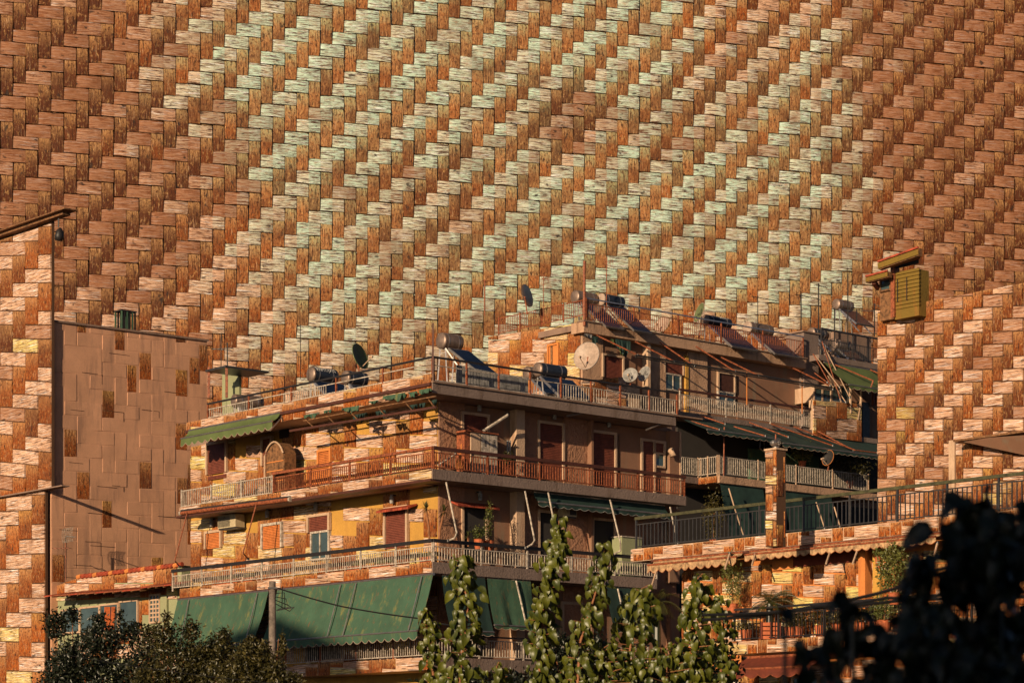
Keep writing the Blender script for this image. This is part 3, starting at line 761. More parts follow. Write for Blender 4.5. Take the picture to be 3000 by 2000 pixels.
# small red hood shade of the scalloped awning on the right flank
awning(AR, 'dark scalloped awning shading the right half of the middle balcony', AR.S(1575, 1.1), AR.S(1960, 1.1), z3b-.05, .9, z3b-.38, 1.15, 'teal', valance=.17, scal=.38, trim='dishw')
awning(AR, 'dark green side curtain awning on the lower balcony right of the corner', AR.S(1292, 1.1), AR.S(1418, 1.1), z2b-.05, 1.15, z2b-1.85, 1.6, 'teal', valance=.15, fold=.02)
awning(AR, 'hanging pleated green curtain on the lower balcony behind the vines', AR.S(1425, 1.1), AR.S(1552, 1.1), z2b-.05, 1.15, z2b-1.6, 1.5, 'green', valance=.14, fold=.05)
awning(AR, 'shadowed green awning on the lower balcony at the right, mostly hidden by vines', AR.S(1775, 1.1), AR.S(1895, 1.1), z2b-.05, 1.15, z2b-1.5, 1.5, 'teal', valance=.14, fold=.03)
# two big green awnings of the lower left balcony
def armset(face, xs, zt, zb, ot, ob):
    return [(face.S(a, ot), zt-.02, ot+.06, face.S(b, ob), zb, ob+.06) for a, b in xs]
zt_, zb_ = z2b-.07, AL.Z(1225, 1846, 1.9)
awning(AL, 'large green awning with scalloped edge stretched from the utility pole to the block corner', AL.S(812, 1.25), AL.S(1268, 1.25), zt_, 1.25, zb_, 1.9, 'green', fold=.022, valance=.30, scal=.42, trim='dishp',
       arms=armset(AL, ((1002, 962), (1048, 1008), (1240, 1200)), zt_, zb_, 1.25, 1.9))
awning(AL, 'large green awning left of the utility pole, half in shade', AL.S(520, 1.25), AL.S(786, 1.25), zt_, 1.25, zb_, 1.9, 'green', fold=.022, valance=.28, scal=.42, trim='dishp',
       arms=armset(AL, ((557, 530), (758, 722)), zt_, zb_, 1.25, 1.9))
# pale cabinet and clutter on middle balcony
t = thing('balcony_cabinet', 'pale metal cabinet standing on the right end of the middle balcony', 'cabinet', tuple(AR.p(AR.S(1850, .7), z2, .7)))
boxpart('body', AR, t, AR.S(1822, .7), AR.S(1880, .7), z2+.05, AR.Z(1850, 1574, .7), .2, .7, 'mintwall'); boxpart('cabinet_top', AR, t, AR.S(1820, .7), AR.S(1882, .7), AR.Z(1850, 1574, .7), AR.Z(1850, 1571, .7), .17, .74, 'white')
# elbow vent
t = thing('vent_pipe', 'bent flue elbow on the wall at the right end of the top balcony', 'flue', tuple(AR.P(1965, 1325, .3)))
m = MB(); m.tube([AR.P(1962, 1320, .2), AR.P(1966, 1318, .35), AR.P(1972, 1336, .42)], .12, 10); m.build('elbow', M['cream'], t, smooth=True)
boxpart('left_trim', AR, A, AR.S(1978), AR.S(1981), z3, zRb, .03, .26, 'cream')
# balcony window boxes
def planter(face, x0, x1, y, o, label, n=14, mat='terra'):
    P0, P1 = face.P(x0, y, o), face.P(x1, y, o); t = thing('flower_box', label, 'flower box', tuple((P0+P1)/2))
    s0, s1 = sorted((face.S(x0, o), face.S(x1, o))); z = face.Z((x0+x1)/2, y, o)
    boxpart('box', face, t, s0, s1, z-.1, z+.08, o-.09, o+.09, mat)
    m = MB()
    for i in range(n*6):
        s = random.uniform(s0, s1); b = face.p(s, z+.06, o+random.uniform(-.07, .07)); h = random.uniform(.05, .2)
        d = Vector((random.uniform(-.08, .08), random.uniform(-.08, .08), h)); w = Vector((random.uniform(-.03, .03), random.uniform(-.03, .03), .01))
        m.poly([b, b+d*.5+w, b+d, b+d*.5-w])
    m.build('leaves', M['creeper'], t, stuff=True)
for x0, x1, y, lab in ((1095, 1148, 1658, 'red flower box on the sunlit middle balcony, nearest the large shutter'), (1235, 1275, 1637, 'red flower box right at the corner of the middle balcony'),
                       (1022, 1070, 1664, 'thin red flower box under the middle of the sunlit balcony railing'), (640, 700, 1703, 'red flower box at the left end of the sunlit middle balcony'), (718, 745, 1697, 'small red flower box left of the door of the sunlit middle balcony')):
    planter(AL, x0, x1, y, OV-.2, lab)

# ================================================================== grey gable block (C) and tower (D)
C = thing('gable_block', 'tall blank rose-grey gable wall with dark rain streaks along its sloping top', 'building', ((150-1500)/F*99.3, 99.3, 0))
CR = Face(150, 98.75, 'R'); CL = Face(150, 98.75, 'L'); zC = CR.Z(150, 942); sC = CR.S(606)
zC2 = CR.Z(606, 1000)
K = CR.p(0, 0); K1 = CR.p(sC, 0); K2 = K1+AL.d*6; K3 = K+AL.d*6
m = MB(); m.hexa([K, K1, K2, K3, (K.x, K.y, zC), (K1.x, K1.y, zC2), (K2.x, K2.y, zC2), (K3.x, K3.y, zC)]); m.build('wall', M['gable'], C)
m = MB(); m.bar(CR.p(-.05, zC+.04, .0), CR.p(sC+.05, zC2+.04, .0), .16, .08); m.build('coping', M['grey'], C)
random.seed(21)
autoclad(CR, C, [(.02, 3), (sC, 3), (sC, zC2-.02), (.02, zC-.02)], o=.0, thick=.009, skip=.10, plain='gable')
m = MB()      # scored joints: thin dark battens
for i in range(26):
    s = random.uniform(.3, sC-1.4); z = random.uniform(6, zC2-.4); L_ = random.uniform(.5, 1.3)
    CR.box(m, s, s+L_, z, z+.022, 0, .012)
    if random.random() < .6: CR.box(m, s+L_-.022, s+L_, z-random.uniform(.2, .6), z, 0, .012)
m.build('wall_cracks', M['joint'], C, stuff=True)
def antenna(P, h, boomdir, L_, label, nel=8, mat='cable', mastr=.02, el=.28, tilt=0, boomz=.9, elv=False):
    P = Vector(P); t = thing('tv_antenna', label, 'antenna', tuple(P))
    m = MB(); m.tube([P, P+Vector((0, 0, h))], mastr, 5); m.build('mast', M[mat], t)
    if nel:
        d = Vector(boomdir).normalized(); c = P+Vector((0, 0, h*boomz)); q = d.cross(Vector((0, 0, 1))).normalized()
        if elv: q = Vector((0, 0, 1))
        m = MB(); m.bar(c-d*L_*.25, c+d*L_*.75+Vector((0, 0, tilt)), .025); m.build('boom', M[mat], t)
        m = MB()
        for i in range(nel):
            f = i/(nel-1); w = el*(1-.45*f); x = c-d*L_*.25+d*L_*f+Vector((0, 0, tilt*f)); m.bar(x-q*w, x+q*w, .016)
        m.build('element', M[mat], t, stuff=True)
    return t
antenna(CR.p(.2, zC, -.5), 2.6, (1, .2, 0), .5, 'thin antenna mast with small aerial at the left end of the gable wall', 4, mastr=.018, boomz=.6, elv=True)
antenna(CR.p(CR.S(640), zC2-1.2, .2), 1.6, (-.9, .3, 0), 2.0, 'horizontal aerial reaching over the right end of the gable wall', 12, tilt=.35, boomz=.5, el=.15)
t = thing('chimney_cage', 'small dark barred chimney cage on top of the gable wall', 'chimney', tuple(CR.p(CR.S(366), CR.Z(366, 965), -.4)))
s0, s1 = CR.S(346, -.4), CR.S(388, -.4); za, zb_ = CR.Z(366, 970, -.4), CR.Z(366, 915, -.4)
boxpart('cap', CR, t, s0-.03, s1+.03, zb_, zb_+.05, -.7, -.1, 'darksteel')
for i in range(6):
    c = s0+.03+(s1-s0-.06)*i/5
    for oo in (-.65, -.15): boxpart('bar', CR, t, c-.03, c+.03, za, zb_, oo-.03, oo+.03, 'black' if i % 2 else 'green')

D = thing('tiled_tower', 'tall reed-tiled house at the left edge with thin roof eave', 'building', ((133-1500)/F*98.6, 98.6, 0))
DL = Face(133, 98.6, 'L'); zD = DL.Z(133, 640); zDm = DL.Z(133, 1436); eD = DL.S(-160)
DU = Face(152, 98.6, 'L')
Kd = [DL.p(0, 0), DL.p(0, 0)+nL*-.12, DL.p(eD, 0)+nL*-.12, DL.p(eD, 0)]
m = MB(); m.hexa(Kd+[(k.x, k.y, zDm) for k in Kd]); m.build('wall', M['joint'], D)
e2 = DU.S(-160); Ku = [DU.p(0, 0), DU.p(0, 0)+nL*-.12, DU.p(e2, 0)+nL*-.12, DU.p(e2, 0)]
m = MB(); m.hexa([(k.x, k.y, zDm+.02) for k in Ku]+[(k.x, k.y, zD) for k in Ku]); m.build('upper_wall', M['joint'], D)
random.seed(5)
autoclad(DL, D, [(0.02, 2), (eD, 2), (eD, zDm), (0.02, zDm)], pch=42, slope=.02, yellow=.1, bright=.30)
autoclad(DU, D, [(0.02, zDm+.1), (e2, zDm+.1), (e2, zD-.2), (0.02, zD-.2)], pch=40, slope=.04, yellow=.04, bright=.0)
boxpart('storey_ledge', DL, D, DL.S(172, .4), eD, zDm+.0, zDm+.05, -.1, .25, 'grey'); boxpart('eave', DU, D, DU.S(188, .5), e2, zD+.0, zD+.05, -.12, .5, 'wood')
boxpart('soffit', DU, D, DU.S(184, .3), e2, zD-.12, zD-.002, -.05, .30, 'wood')
t = thing('flood_lamp', 'black flood lamp hanging below the roof eave at the left edge', 'flood lamp', tuple(DU.P(171, 655, .9)))
m = MB(); m.lathe(DU.P(172, 706, .9), (.12, 0, 1), [(0, 0), (.02, .16), (.2, .19), (.4, .15), (.52, .05), (.54, 0)], 12); m.build('lamp_head', M['black'], t, smooth=True)
m = MB(); m.bar(DU.P(171, 666, .9), DU.P(172, 640, .9), .05); m.build('bracket', M['black'], t)

# ================================================================== low house (E)
E = thing('low_house', 'low reed-tiled house with tiled roof ridge, corrugated canopy and wide window band', 'house', ((532-1500)/F*92, 92, 0))
EL_ = Face(532, 92, 'L'); e0, e1 = 0, EL_.S(140); zE = EL_.Z(500, 1668); zEc = EL_.Z(500, 1722, .9)
K = [EL_.p(e0, 0), EL_.p(e0, 0)+nL*-4, EL_.p(e1, 0)+nL*-4, EL_.p(e1, 0)]
zEl = EL_.Z(225, 1692)
m = MB(); m.hexa(K+[(K[0].x, K[0].y, EL_.Z(525, 1655)), (K[1].x, K[1].y, zE), (K[2].x, K[2].y, zEl-.7), (K[3].x, K[3].y, zEl-.6)]); m.build('wall', M['mintwall'], E)
random.seed(11)
sA, sB, sCc = EL_.S(520), EL_.S(225), EL_.S(145)
autoclad(EL_, E, [(sA, EL_.Z(525, 1745)), (sA, EL_.Z(525, 1655)), (sB, EL_.Z(225, 1695)), (sCc, EL_.Z(145, 1722)), (sCc, EL_.Z(145, 1760))], pch=42, slope=.0, yellow=.1, bright=.25, pcw=37)
autoclad(EL_, E, [(sA, 4), (sA, EL_.Z(525, 1740)), (sCc, EL_.Z(145, 1800)), (sCc, 4)], pch=42, slope=.0, yellow=.3, bright=.2, skip=.25)
n = 26
for i in range(n):                       # ridge tiles along the sloping top
    x0 = 228+(535-228)*i/n; x1 = 228+(535-228)*(i+.9)/n
    a, b = EL_.P(x0, 1690-(x0-228)*.118, .06), EL_.P(x1, 1690-(x1-228)*.118-3, .06)
    m = MB(); m.tube([a, b], .10, 7, r2=.085); m.build('roof_tile', M['redroof'] if i % 4 else M['orange'], E)
# canopy
def canopy(x0, y0, x1, y1, o, parent, n):
    P = MB(); s0, s1 = EL_.S(x0, o), EL_.S(x1, o)
    for i in range(n):
        a = s0+(s1-s0)*i/n; b = s0+(s1-s0)*(i+.96)/n; z = EL_.Z(x0+(x1-x0)*i/n, y0+(y1-y0)*i/n, o)
        aa, bb = sorted((a, b)); m = MB()
        k = [EL_.p(s, zz, oo) for s in (aa, bb) for (oo, zz) in ((.02, z+.22), (.02, z+.26), (o, z+.05), (o, z))]
        m.hexa([k[0], k[4], k[7], k[3], k[1], k[5], k[6], k[2]]); m.build('canopy_sheet', M['rust'] if i % 3 else M['redroof'], parent)
        m = MB(); m.bar(EL_.p(aa, z-.03, o), EL_.p(aa, z+.17, .03), .05); m.build('rafter', M['wood'], parent)
canopy(128, 1748, 412, 1728, 1.15, E, 11); canopy(412, 1722, 502, 1714, 1.15, E, 4)
window(EL_, E, 182, 232, 1788, 1850, nv=0, frame='cream'); window(EL_, E, 237, 290, 1780, 1850, nv=0, frame='cream')
window(EL_, E, 295, 345, 1772, 1850, nv=0, frame='cream'); window(EL_, E, 352, 402, 1762, 1850, nv=0, frame='cream')
window(EL_, E, 441, 467, 1744, 1819, nv=2, nh=5, frame='cream', bar=.06); boxpart('blind_panel', EL_, E, EL_.S(472), EL_.S(494), EL_.Z(483, 1819), EL_.Z(483, 1742), .03, .09, 'mintwall')
t = thing('orange_curtain', 'orange curtain drawn to the middle of the wide window band', 'curtain', tuple(EL_.P(322, 1850, .1)))
m = MB()
for i in range(8):
    x = 308+i*3.4; m.tube([EL_.P(x+(4 if i > 4 else 0), 1776, .13+.02*(i % 2)), EL_.P(x, 1850, .13+.02*(i % 2))], .03, 5)
m.build('fold', M['curtain'], t, stuff=True)
antenna(EL_.p(EL_.S(192, .3), EL_.Z(192, 1700, .3), .3), 1.55, (-1, .2, 0), .7, 'small rusty aerial on the low house roof, the left one', 5, mat='rust', boomz=.85)
t = thing('grid_antenna', 'curved wire grid antenna on a dark mast in front of the blank gable', 'antenna', tuple(EL_.P(193, 1690, .1)))
c = EL_.P(193, 1570, .1); m = MB(); m.tube([EL_.P(193, 1696, .1), c], .025, 6); m.build('mast', M['black'], t)
m = MB()
for i in range(9):
    a = -.9+1.8*i/8; p0 = c+Vector((math.sin(a)*.22+.1, -.1, .25*math.cos(a)*0)); yy = .36*math.sin(a)
    m.tube([c+Vector((-.02-.12*math.cos(a), -.1, yy)), c+Vector((.35-.12*math.cos(a), .1, yy+.10))], .009, 4)
for j in range(6):
    m.tube([c+Vector((-.02+.37*j/5-.12*math.cos(-.9+1.8*i/8), -.1+.2*j/5, .36*math.sin(-.9+1.8*i/8)+.1*j/5)) for i in range(9)], .007, 4)
m.build('wire_grid', M['white'], t); m = MB(); m.bar(c, c+Vector((.42, -.1, -.04)), .03); m.build('boom', M['black'], t)
# ================================================================== REAR STEPPED BLOCK (B)
B = thing('terraced_block', 'taller stained concrete block behind the corner block with solar heaters along its roof', 'apartment building', ((1700-1500)/F*103.9, 103.9, 0))
BR = Face(1700, 103.9, 'R'); BL = Face(1700, 103.9, 'L'); BL.O = BR.O.copy()
sE = BR.S(2590); bz = lambda px, py, o=0: BR.Z(px, py, o)
zBr, zBf = bz(2000, 990, .5), bz(2000, 1020, .5)
zB4 = bz(2050, 1212, 1.2); zB3 = bz(2120, 1393, 2.4)
bl = BL.S(1432)
K = [BR.p(0, 0), BR.p(sE, 0), BR.p(sE, 0)+AL.d*9, BL.p(bl, 0)+BR.d*2, BL.p(bl, 0)]
m = MB(); n = 5; q = [(k.x, k.y, 0) for k in K]; w = [(k.x, k.y, zBr-.3) for k in K]; m.v = q+w; m.f = [tuple(range(5, 10)), tuple(reversed(range(5)))]+[(i, (i+1) % 5, 5+(i+1) % 5, 5+i) for i in range(5)]
m.build('wall', M['smooth'], B)
boxpart('roof_slab', BR, B, -.25, BR.S(2362, .5), zBf, zBr, -.3, .5, 'tan'); boxpart('roof_edge', BR, B, -.3, BR.S(2362, .5)+.05, zBr, zBr+.05, .1, .56, 'grey')
boxpart('roof_deck', BR, B, -.2, sE, zBr-.31, zBr-.05, -2.5, -.28, 'grey')
random.seed(31)
autoclad(BL, B, [(.02, zR), (bl, zR), (bl, BL.Z(1440, 985)), (0.02, BL.Z(1700, 946))], yellow=.45, bright=.12, pcw=34, pch=37)
opening(BL, B, 1609, 1634, 1012, 1078, frame='orange', mat='orange', name='terrace_door')
boxpart('door_jamb_shadow', BL, B, BL.S(1612, .1), BL.S(1618, .1), BL.Z(1615, 1078), BL.Z(1615, 1014), .07, .09, 'wood')
# storey 5 facade: rough panels, shutters
def bpan(x0, x1, zt_, zb_, mat='tan', o1=.10): boxpart('rough_render_panel', BR, B, BR.S(x0), BR.S(x1), zb_, zt_, .0, o1, mat)
bpan(1702, 1762, zBf, zB4); boxpart('rendered_panel', BR, B, BR.S(1762), BR.S(1860), bz(1800, 1120), zBf, .0, .05, 'smooth')
bpan(1890, 1946, zBf, zB4); bpan(2012, 2068, zBf, zB4)
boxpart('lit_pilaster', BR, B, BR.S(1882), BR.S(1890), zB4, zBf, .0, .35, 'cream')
boxpart('parapet_wall', BR, B, BR.S(1702), BR.S(1832), zR+.5, bz(1765, 1128), .0, .9, 'cream')
random.seed(33)
autoclad(BR, B, [(BR.S(1702, .9), zR+.5), (BR.S(1832, .9), zR+.5), (BR.S(1832, .9), BR.Z(1832, 1103, .9)), (BR.S(1702, .9), BR.Z(1702, 1118, .9))], o=.9, yellow=.1, bright=.3, pcw=34, pch=37)
shutter(BR, B, 1768, 1823, 1045, 1108, 'shutter', frame='cream', o=.12); shutter(BR, B, 1948, 2000, 1064, 1096, 'shutter', frame='cream', o=.06)
window(BR, B, 1950, 1992, 1099, 1140, nv=1, frame='white', o=.05); boxpart('lit_pilaster', BR, B, BR.S(2003), BR.S(2011), zB4, zBf-.2, .0, .14, 'ochre')
shutter(BR, B, 2106, 2150, 1096, 1147, 'shutter_dk', frame='cream'); window(BR, B, 2106, 2150, 1152, 1192, nv=1, frame='white')
boxpart('rendered_panel', BR, B, BR.S(2158), BR.S(2340), zB4, bz(2250, 1118), .0, .05, 'smooth')
boxpart('stair_pillar', BR, B, BR.S(2355, .3), BR.S(2398, .3), zB4, bz(2370, 975, .3), -.8, .3, 'concrete')
autoclad(BL2 := Face(2357, BR.p(BR.S(2357, .3), 0, .3).y, 'L'), B, [(0.02, BL2.Z(2357, 1075)), (1.05, BL2.Z(2357, 1075)), (1.05, BL2.Z(2340, 985)), (0.02, BL2.Z(2357, 978))], yellow=.5, bright=.1, pcw=30, pch=36)
boxpart('pillar_cap', BR, B, BR.S(2350, .3), BR.S(2402, .3), bz(2370, 975, .3), bz(2370, 971, .3), -.9, .36, 'grey')
boxpart('second_roof_slab', BR, B, BR.S(2400, .9), BR.S(2600, .9), bz(2450, 1062, .9), bz(2450, 1046, .9), -.4, .9, 'concrete')
boxpart('balcony_slab', BR, B, BR.S(1985, 1.2), BR.S(2575, 1.2), zB4-.22, zB4, -.05, 1.2, 'concrete')
boxpart('balcony_slab', BR, B, BR.S(1985, 1.2), BR.S(2108, 1.2), zB3-.28, zB3, -.05, 1.2, 'concrete')
sq = BR.S(2108, 2.4)
boxpart('balcony_slab', BR, B, sq, BR.S(2570, 2.4), zB3-.32, zB3-.004, -.04, 2.4, 'tan')
boxpart('shade_sheet', BR, B, BR.S(1985, .1), BR.S(2570, .1), zB3, zB4-.23, .0, .1, 'dark')  # dark sheets painted in for the shade of the rear balconies
boxpart('shade_sheet', BR, B, BR.S(1985, .1), BR.S(2570, .1), 6, zB3-.33, .0, .1, 'dark')
bcut = BR.S(2384, 1.1)
railing(BR, B, BR.S(1990, 1.1), bcut, 1.1, zB4+.12, zB4+.78, 'white', beam='brownrail', beamz=zB4+1.02, beamh=.09, post=2.4)
railing(BR, B, BR.S(1985, 1.1), BR.S(2054, 1.1), 1.1, zB3+.1, zB3+.86, 'white', postmat='cream')
railing(BR, B, sq+.05, BR.S(2545, 2.3), 2.3, zB3+.1, zB3+.86, 'white', postmat='cream', post=2.2)
BL3 = Face(2108, 100, 'L'); BL3.O = BR.p(sq, 0, 2.3); BL3.O.z = 0
railing(BL3, B, 0, 1.25, 0, zB3+.1, zB3+.86, 'white', postmat='cream', post=.6)
autoclad(BL3, B, [(0, zB3-.3), (1.2, zB3-.3), (1.2, zB3-.02), (0, zB3-.02)], o=.06, bright=.2, pcw=34, pch=30)
# white glazed box end of the upper balcony, woven parapet
boxpart('parapet_wall', BR, B, BR.S(2384, 1.3), BR.S(2525, 1.3), zB4-.25, bz(2450, 1180, 1.3), 1.0, 1.25, 'cream')
autoclad(BR, B, [(BR.S(2384, 1.3), zB4-.25), (BR.S(2525, 1.3), zB4-.25), (BR.S(2525, 1.3), bz(2525, 1182, 1.3)), (BR.S(2384, 1.3), bz(2384, 1172, 1.3))], o=1.25, yellow=.35, bright=.2, pcw=30, pch=36)
window(BR, B, 2386, 2432, 1140, 1175, o=1.2, nv=1, frame='cream', bar=.09); window(BR, B, 2436, 2490, 1132, 1178, o=1.2, nv=1, frame='cream', bar=.09)
m = MB(); P = [BR.P(x, y, 1.25) for x, y in ((2440, 1132), (2505, 1124), (2522, 1145), (2522, 1175), (2512, 1230))]; m.tube(P, .06, 6); m.build('frame_pipe', M['cream'], B)
m = MB(); m.tube([BR.P(2491, 1128, 1.26), BR.P(2491, 1210, 1.26)], .06, 6); m.build('frame_pipe', M['cream'], B)
boxpart('door_leaf', BR, B, BR.S(2527, .5), BR.S(2548, .5), zB4, bz(2538, 1178, .5), .1, .5, 'darksteel')
# hanging curtain at the far end
t = thing('balcony_curtain', 'maroon curtain hanging at the far right end of the upper rear balcony', 'curtain', tuple(BR.P(2575, 1180, .5)))
m = MB()
for i in range(12): m.tube([BR.P(2556+i*3.6, 1135, .6+.05*(i % 2)), BR.P(2556+i*3.6+random.uniform(-1, 1), 1188, .6+.05*(i % 2))], .055, 5)
m.build('fold', M['shutter'], t, stuff=True)
# rear awnings
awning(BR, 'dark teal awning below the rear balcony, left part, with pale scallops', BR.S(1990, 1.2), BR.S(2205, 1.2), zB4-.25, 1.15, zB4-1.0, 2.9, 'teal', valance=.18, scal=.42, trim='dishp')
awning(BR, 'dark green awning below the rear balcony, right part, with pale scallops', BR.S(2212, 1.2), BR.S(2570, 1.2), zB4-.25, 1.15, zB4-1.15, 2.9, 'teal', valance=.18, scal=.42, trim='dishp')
awning(BR, 'olive awning over the glazed end of the upper rear balcony', BR.S(2415, .9), BR.S(2590, .9), bz(2420, 1063, .9), .9, bz(2500, 1128, 2.4), 2.4, 'green2', valance=.2, scal=.4)
t = thing('torn_awning', 'ragged dark green cloth hanging from the rear roof slab above the shutter', 'torn awning', tuple(BR.P(1800, 990, .6)))
def rag2(x0, x1, y0, d, mat):
    m = MB(); n = 8; top = []; bot = []
    for i in range(n+1):
        x = x0+(x1-x0)*i/n; y = y0+(x-x0)*.17; top.append(BR.P(x, y, .6)); bot.append(BR.P(x+random.uniform(-3, 3), y+d*random.uniform(.3, 1), .6+random.uniform(-.1, .1)))
    for i in range(n):
        m.poly([top[i], bot[i], bot[i+1], top[i+1]]); k = BR.n*-.012; m.poly([top[i+1]+k, bot[i+1]+k, bot[i]+k, top[i]+k])
    m.build('torn_cloth', M[mat], t)
for a in ((1712, 1735, 976, 14, 'dishw'), (1736, 1752, 984, 34, 'teal'), (1790, 1800, 992, 30, 'green2'), (1804, 1848, 992, 50, 'teal'), (1815, 1832, 1010, 34, 'green2')): rag2(*a)
for lab, e in (('long rusty awning arm sloping from the rear roof slab to the left dishes', [(1748, 982, .6), (1868, 1040, 1.6)]), ('second rusty awning arm below the rear roof slab', [(1860, 1000, .6), (1975, 1059, 1.6)]),
               ('third rusty awning arm below the rear roof slab', [(1932, 1002, .6), (2035, 1072, 1.6)]), ('fourth rusty awning arm below the rear roof slab', [(2038, 1014, .6), (2155, 1088, 1.6)]),
               ('fifth rusty awning arm below the rear roof slab', [(2112, 1046, .6), (2222, 1100, 1.6)]), ('rusty awning arm right of the rear roof pillar', [(2317, 1075, .6), (2432, 1130, 1.6)]),
               ('thin arm over the olive awning of the rear block', [(2434, 1063, 1.0), (2558, 1115, 2.4), (2546, 1150, 2.3)]), ('short thin arm at the far right of the olive awning', [(2550, 1083, 1.0), (2598, 1104, 2.4)])):
    rods(BR, lab, e, 'rust', .035)
for lab, e in (('orange-lit arm under the teal awning, leftmost', [(2024, 1233, 1.5), (2108, 1258, 2.9)]), ('orange-lit arm under the teal awning, second from the left', [(2150, 1249, 1.5), (2243, 1277, 2.9)]),
               ('thin arm crossing the teal awning in its middle', [(2053, 1217, 1.3), (2125, 1242, 2.5)]), ('orange-lit arm under the green awning left of the chimney cowl', [(2195, 1237, 1.3), (2310, 1280, 2.9)]),
               ('orange-lit arm under the green awning right of the chimney cowl', [(2258, 1241, 1.3), (2440, 1305, 2.9)]), ('orange-lit arm under the green awning near the ivy', [(2326, 1250, 1.3), (2505, 1318, 2.9), (2570, 1326, 2.9)]),
               ('orange-lit arm at the far right of the green awning', [(2396, 1263, 1.3), (2500, 1318, 2.8)]), ('thin post between the two rear awnings', [(2122, 1250, 2.35), (2120, 1395, 2.35)])):
    rods(BR, lab, e, 'rust', .03)
for i, (a, b) in enumerate((((2382, 1036), (2440, 1140)), ((2388, 1040), (2460, 1135)), ((2408, 1000), (2462, 1170)), ((2412, 1010), (2490, 1165)), ((2386, 1092), (2424, 1120)), ((2425, 1100), (2478, 1178)))):
    rods(BR, ('leftmost', 'second', 'third', 'fourth', 'shortest', 'rightmost')[i]+' of the loose pale poles leaning across the upper rear balcony', [(*a, 1.0), (*b, 1.6)], 'cream' if i % 2 else 'rust', .025, group='loose poles leaning on the upper rear balcony')
awn = lambda x0, y0, x1, y1, o: [BR.P(x0, y0, o), BR.P(x1, y1, o)]
t = thing('awning_rail', 'long dark front rail of the missing awnings of the upper rear storey', 'awning_bar', tuple(BR.P(1860, 1040, 1.6)))  # bare front rails and posts of the missing awnings
m = MB(); m.tube(awn(1862, 1040, 2435, 1135, 1.6), .045, 6); m.build('rail', M['darksteel'], t)
m = MB(); m.tube(awn(1862, 1046, 2435, 1141, 1.6), .03, 6); m.build('rail', M['darksteel'], t)
for x in (2188, 2350):
    m = MB(); m.tube([BR.P(x, 1090+(x-2188)*.16, 1.6), BR.P(x, 1185+(x-2188)*.16, 1.2)], .03, 6); m.build('post', M['orange'], t)
# roof railings of B
railing(BR, B, .0, BR.S(2354, .45), .45, zBr+.12, zBr+.82, 'rust', beam='steel', beamz=zBr+1.05, beamh=.05, beamw=.05, post=2.3, postmat='rust', bw=.02)
railing(BL, B, -.3, BL.S(1455), -.1, BL.Z(1600, 945), BL.Z(1600, 900), 'rust', post=1.4, bw=.02)
railing(BR, B, BR.S(2405, .85), BR.S(2590, .85), .85, bz(2450, 1045, .9)+.08, bz(2450, 1045, .9)+.75, 'darksteel', beam='darksteel', beamz=bz(2450, 1045, .9)+1.25, beamh=.07, post=2.0)
m = MB(); m.tube([BR.P(1712, 955, .5), BR.P(1712, 765, .5)], .06, 8); m.build('roof_mast', M['rust'], B)
# lower green curtains behind the front railing
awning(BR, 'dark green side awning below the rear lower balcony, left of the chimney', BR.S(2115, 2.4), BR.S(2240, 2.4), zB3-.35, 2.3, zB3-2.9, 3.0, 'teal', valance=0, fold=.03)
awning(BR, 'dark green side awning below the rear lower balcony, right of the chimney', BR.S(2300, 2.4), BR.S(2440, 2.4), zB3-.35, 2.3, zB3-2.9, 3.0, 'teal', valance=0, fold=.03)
boxpart('green_panel', BR, B, BR.S(2200, .3), BR.S(2400, .3), zB3, bz(2300, 1325, .3), .1, .3, 'green')
for lab, e in (('white arm in front of the lower green awning left of the chimney', [(2135, 1430, 2.9), (2153, 1490, 3.2), (2178, 1567, 3.2)]), ('white arm in front of the lower green awning right of the chimney', [(2391, 1470, 2.9), (2416, 1547, 3.2)]), ('second white arm right of the chimney behind the front railing', [(2444, 1484, 2.9), (2461, 1542, 3.2)])):
    rods(BR, lab, e, 'cream', .03)
t = thing('folded_chair', 'folded metal chair hung in the dark rear balcony beside the chimney cowl', 'chair', tuple(BR.P(2235, 1320, 1.0)))
m = MB(); m.tube([BR.P(x, y, 1.2) for x, y in ((2226, 1310), (2228, 1288), (2238, 1290), (2240, 1325), (2226, 1312))], .03, 5); m.build('frame', M['steel'], t)

# ================================================================== FRONT HOUSE (F), lower right
H = thing('front_house', 'reed-tiled house in the lower right with green-railed roof terrace and scalloped awnings', 'house', ((1860-1500)/F*76, 76, 0))
FL = Face(1885, 76, 'L'); FL.O = Vector(((1870-1500)/F*76, 76, 0)); fs = lambda px, o=0: FL.S(px, o); fE = fs(3120)
zFt = FL.Z(1870, 1606, .6); zFe = FL.Z(1885, 1640, .6); zF2 = FL.Z(2160, 1880, .6); zF2b = FL.Z(2160, 1917, .6)
f0 = fs(2003); K = [FL.p(f0, 0), FL.p(fE, 0), FL.p(fE, 0)+nL*-7, FL.p(f0, 0)+nL*-7]
m = MB(); m.hexa([(k.x, k.y, 0) for k in K]+[(k.x, k.y, zFe) for k in K]); m.build('wall', M['orange'], H)
boxpart('terrace_slab', FL, H, -.35, fE, zFe-.02, zFt, -7, .6, 'cream'); boxpart('eave_bar', FL, H, fs(1908, .7), fE, zFe-.10, zFe-.03, .6, .72, 'brownrail')
boxpart('balcony_slab', FL, H, fs(2130, .9), fE, zF2b, zF2, -.1, .9, 'cream')
random.seed(41)
autoclad(FL, H, [(-.3, zFe), (fE, zFe), (fE, zFt-.01), (-.3, zFt-.01)], o=.6, yellow=.08, bright=.3, thick=.03, pcw=33, pch=37)
autoclad(FL, H, [(fs(2000), zF2), (fE, zF2), (fE, zFe-.42), (fs(2000), zFe-.42)], yellow=.4, bright=.1, pcw=32, pch=37)
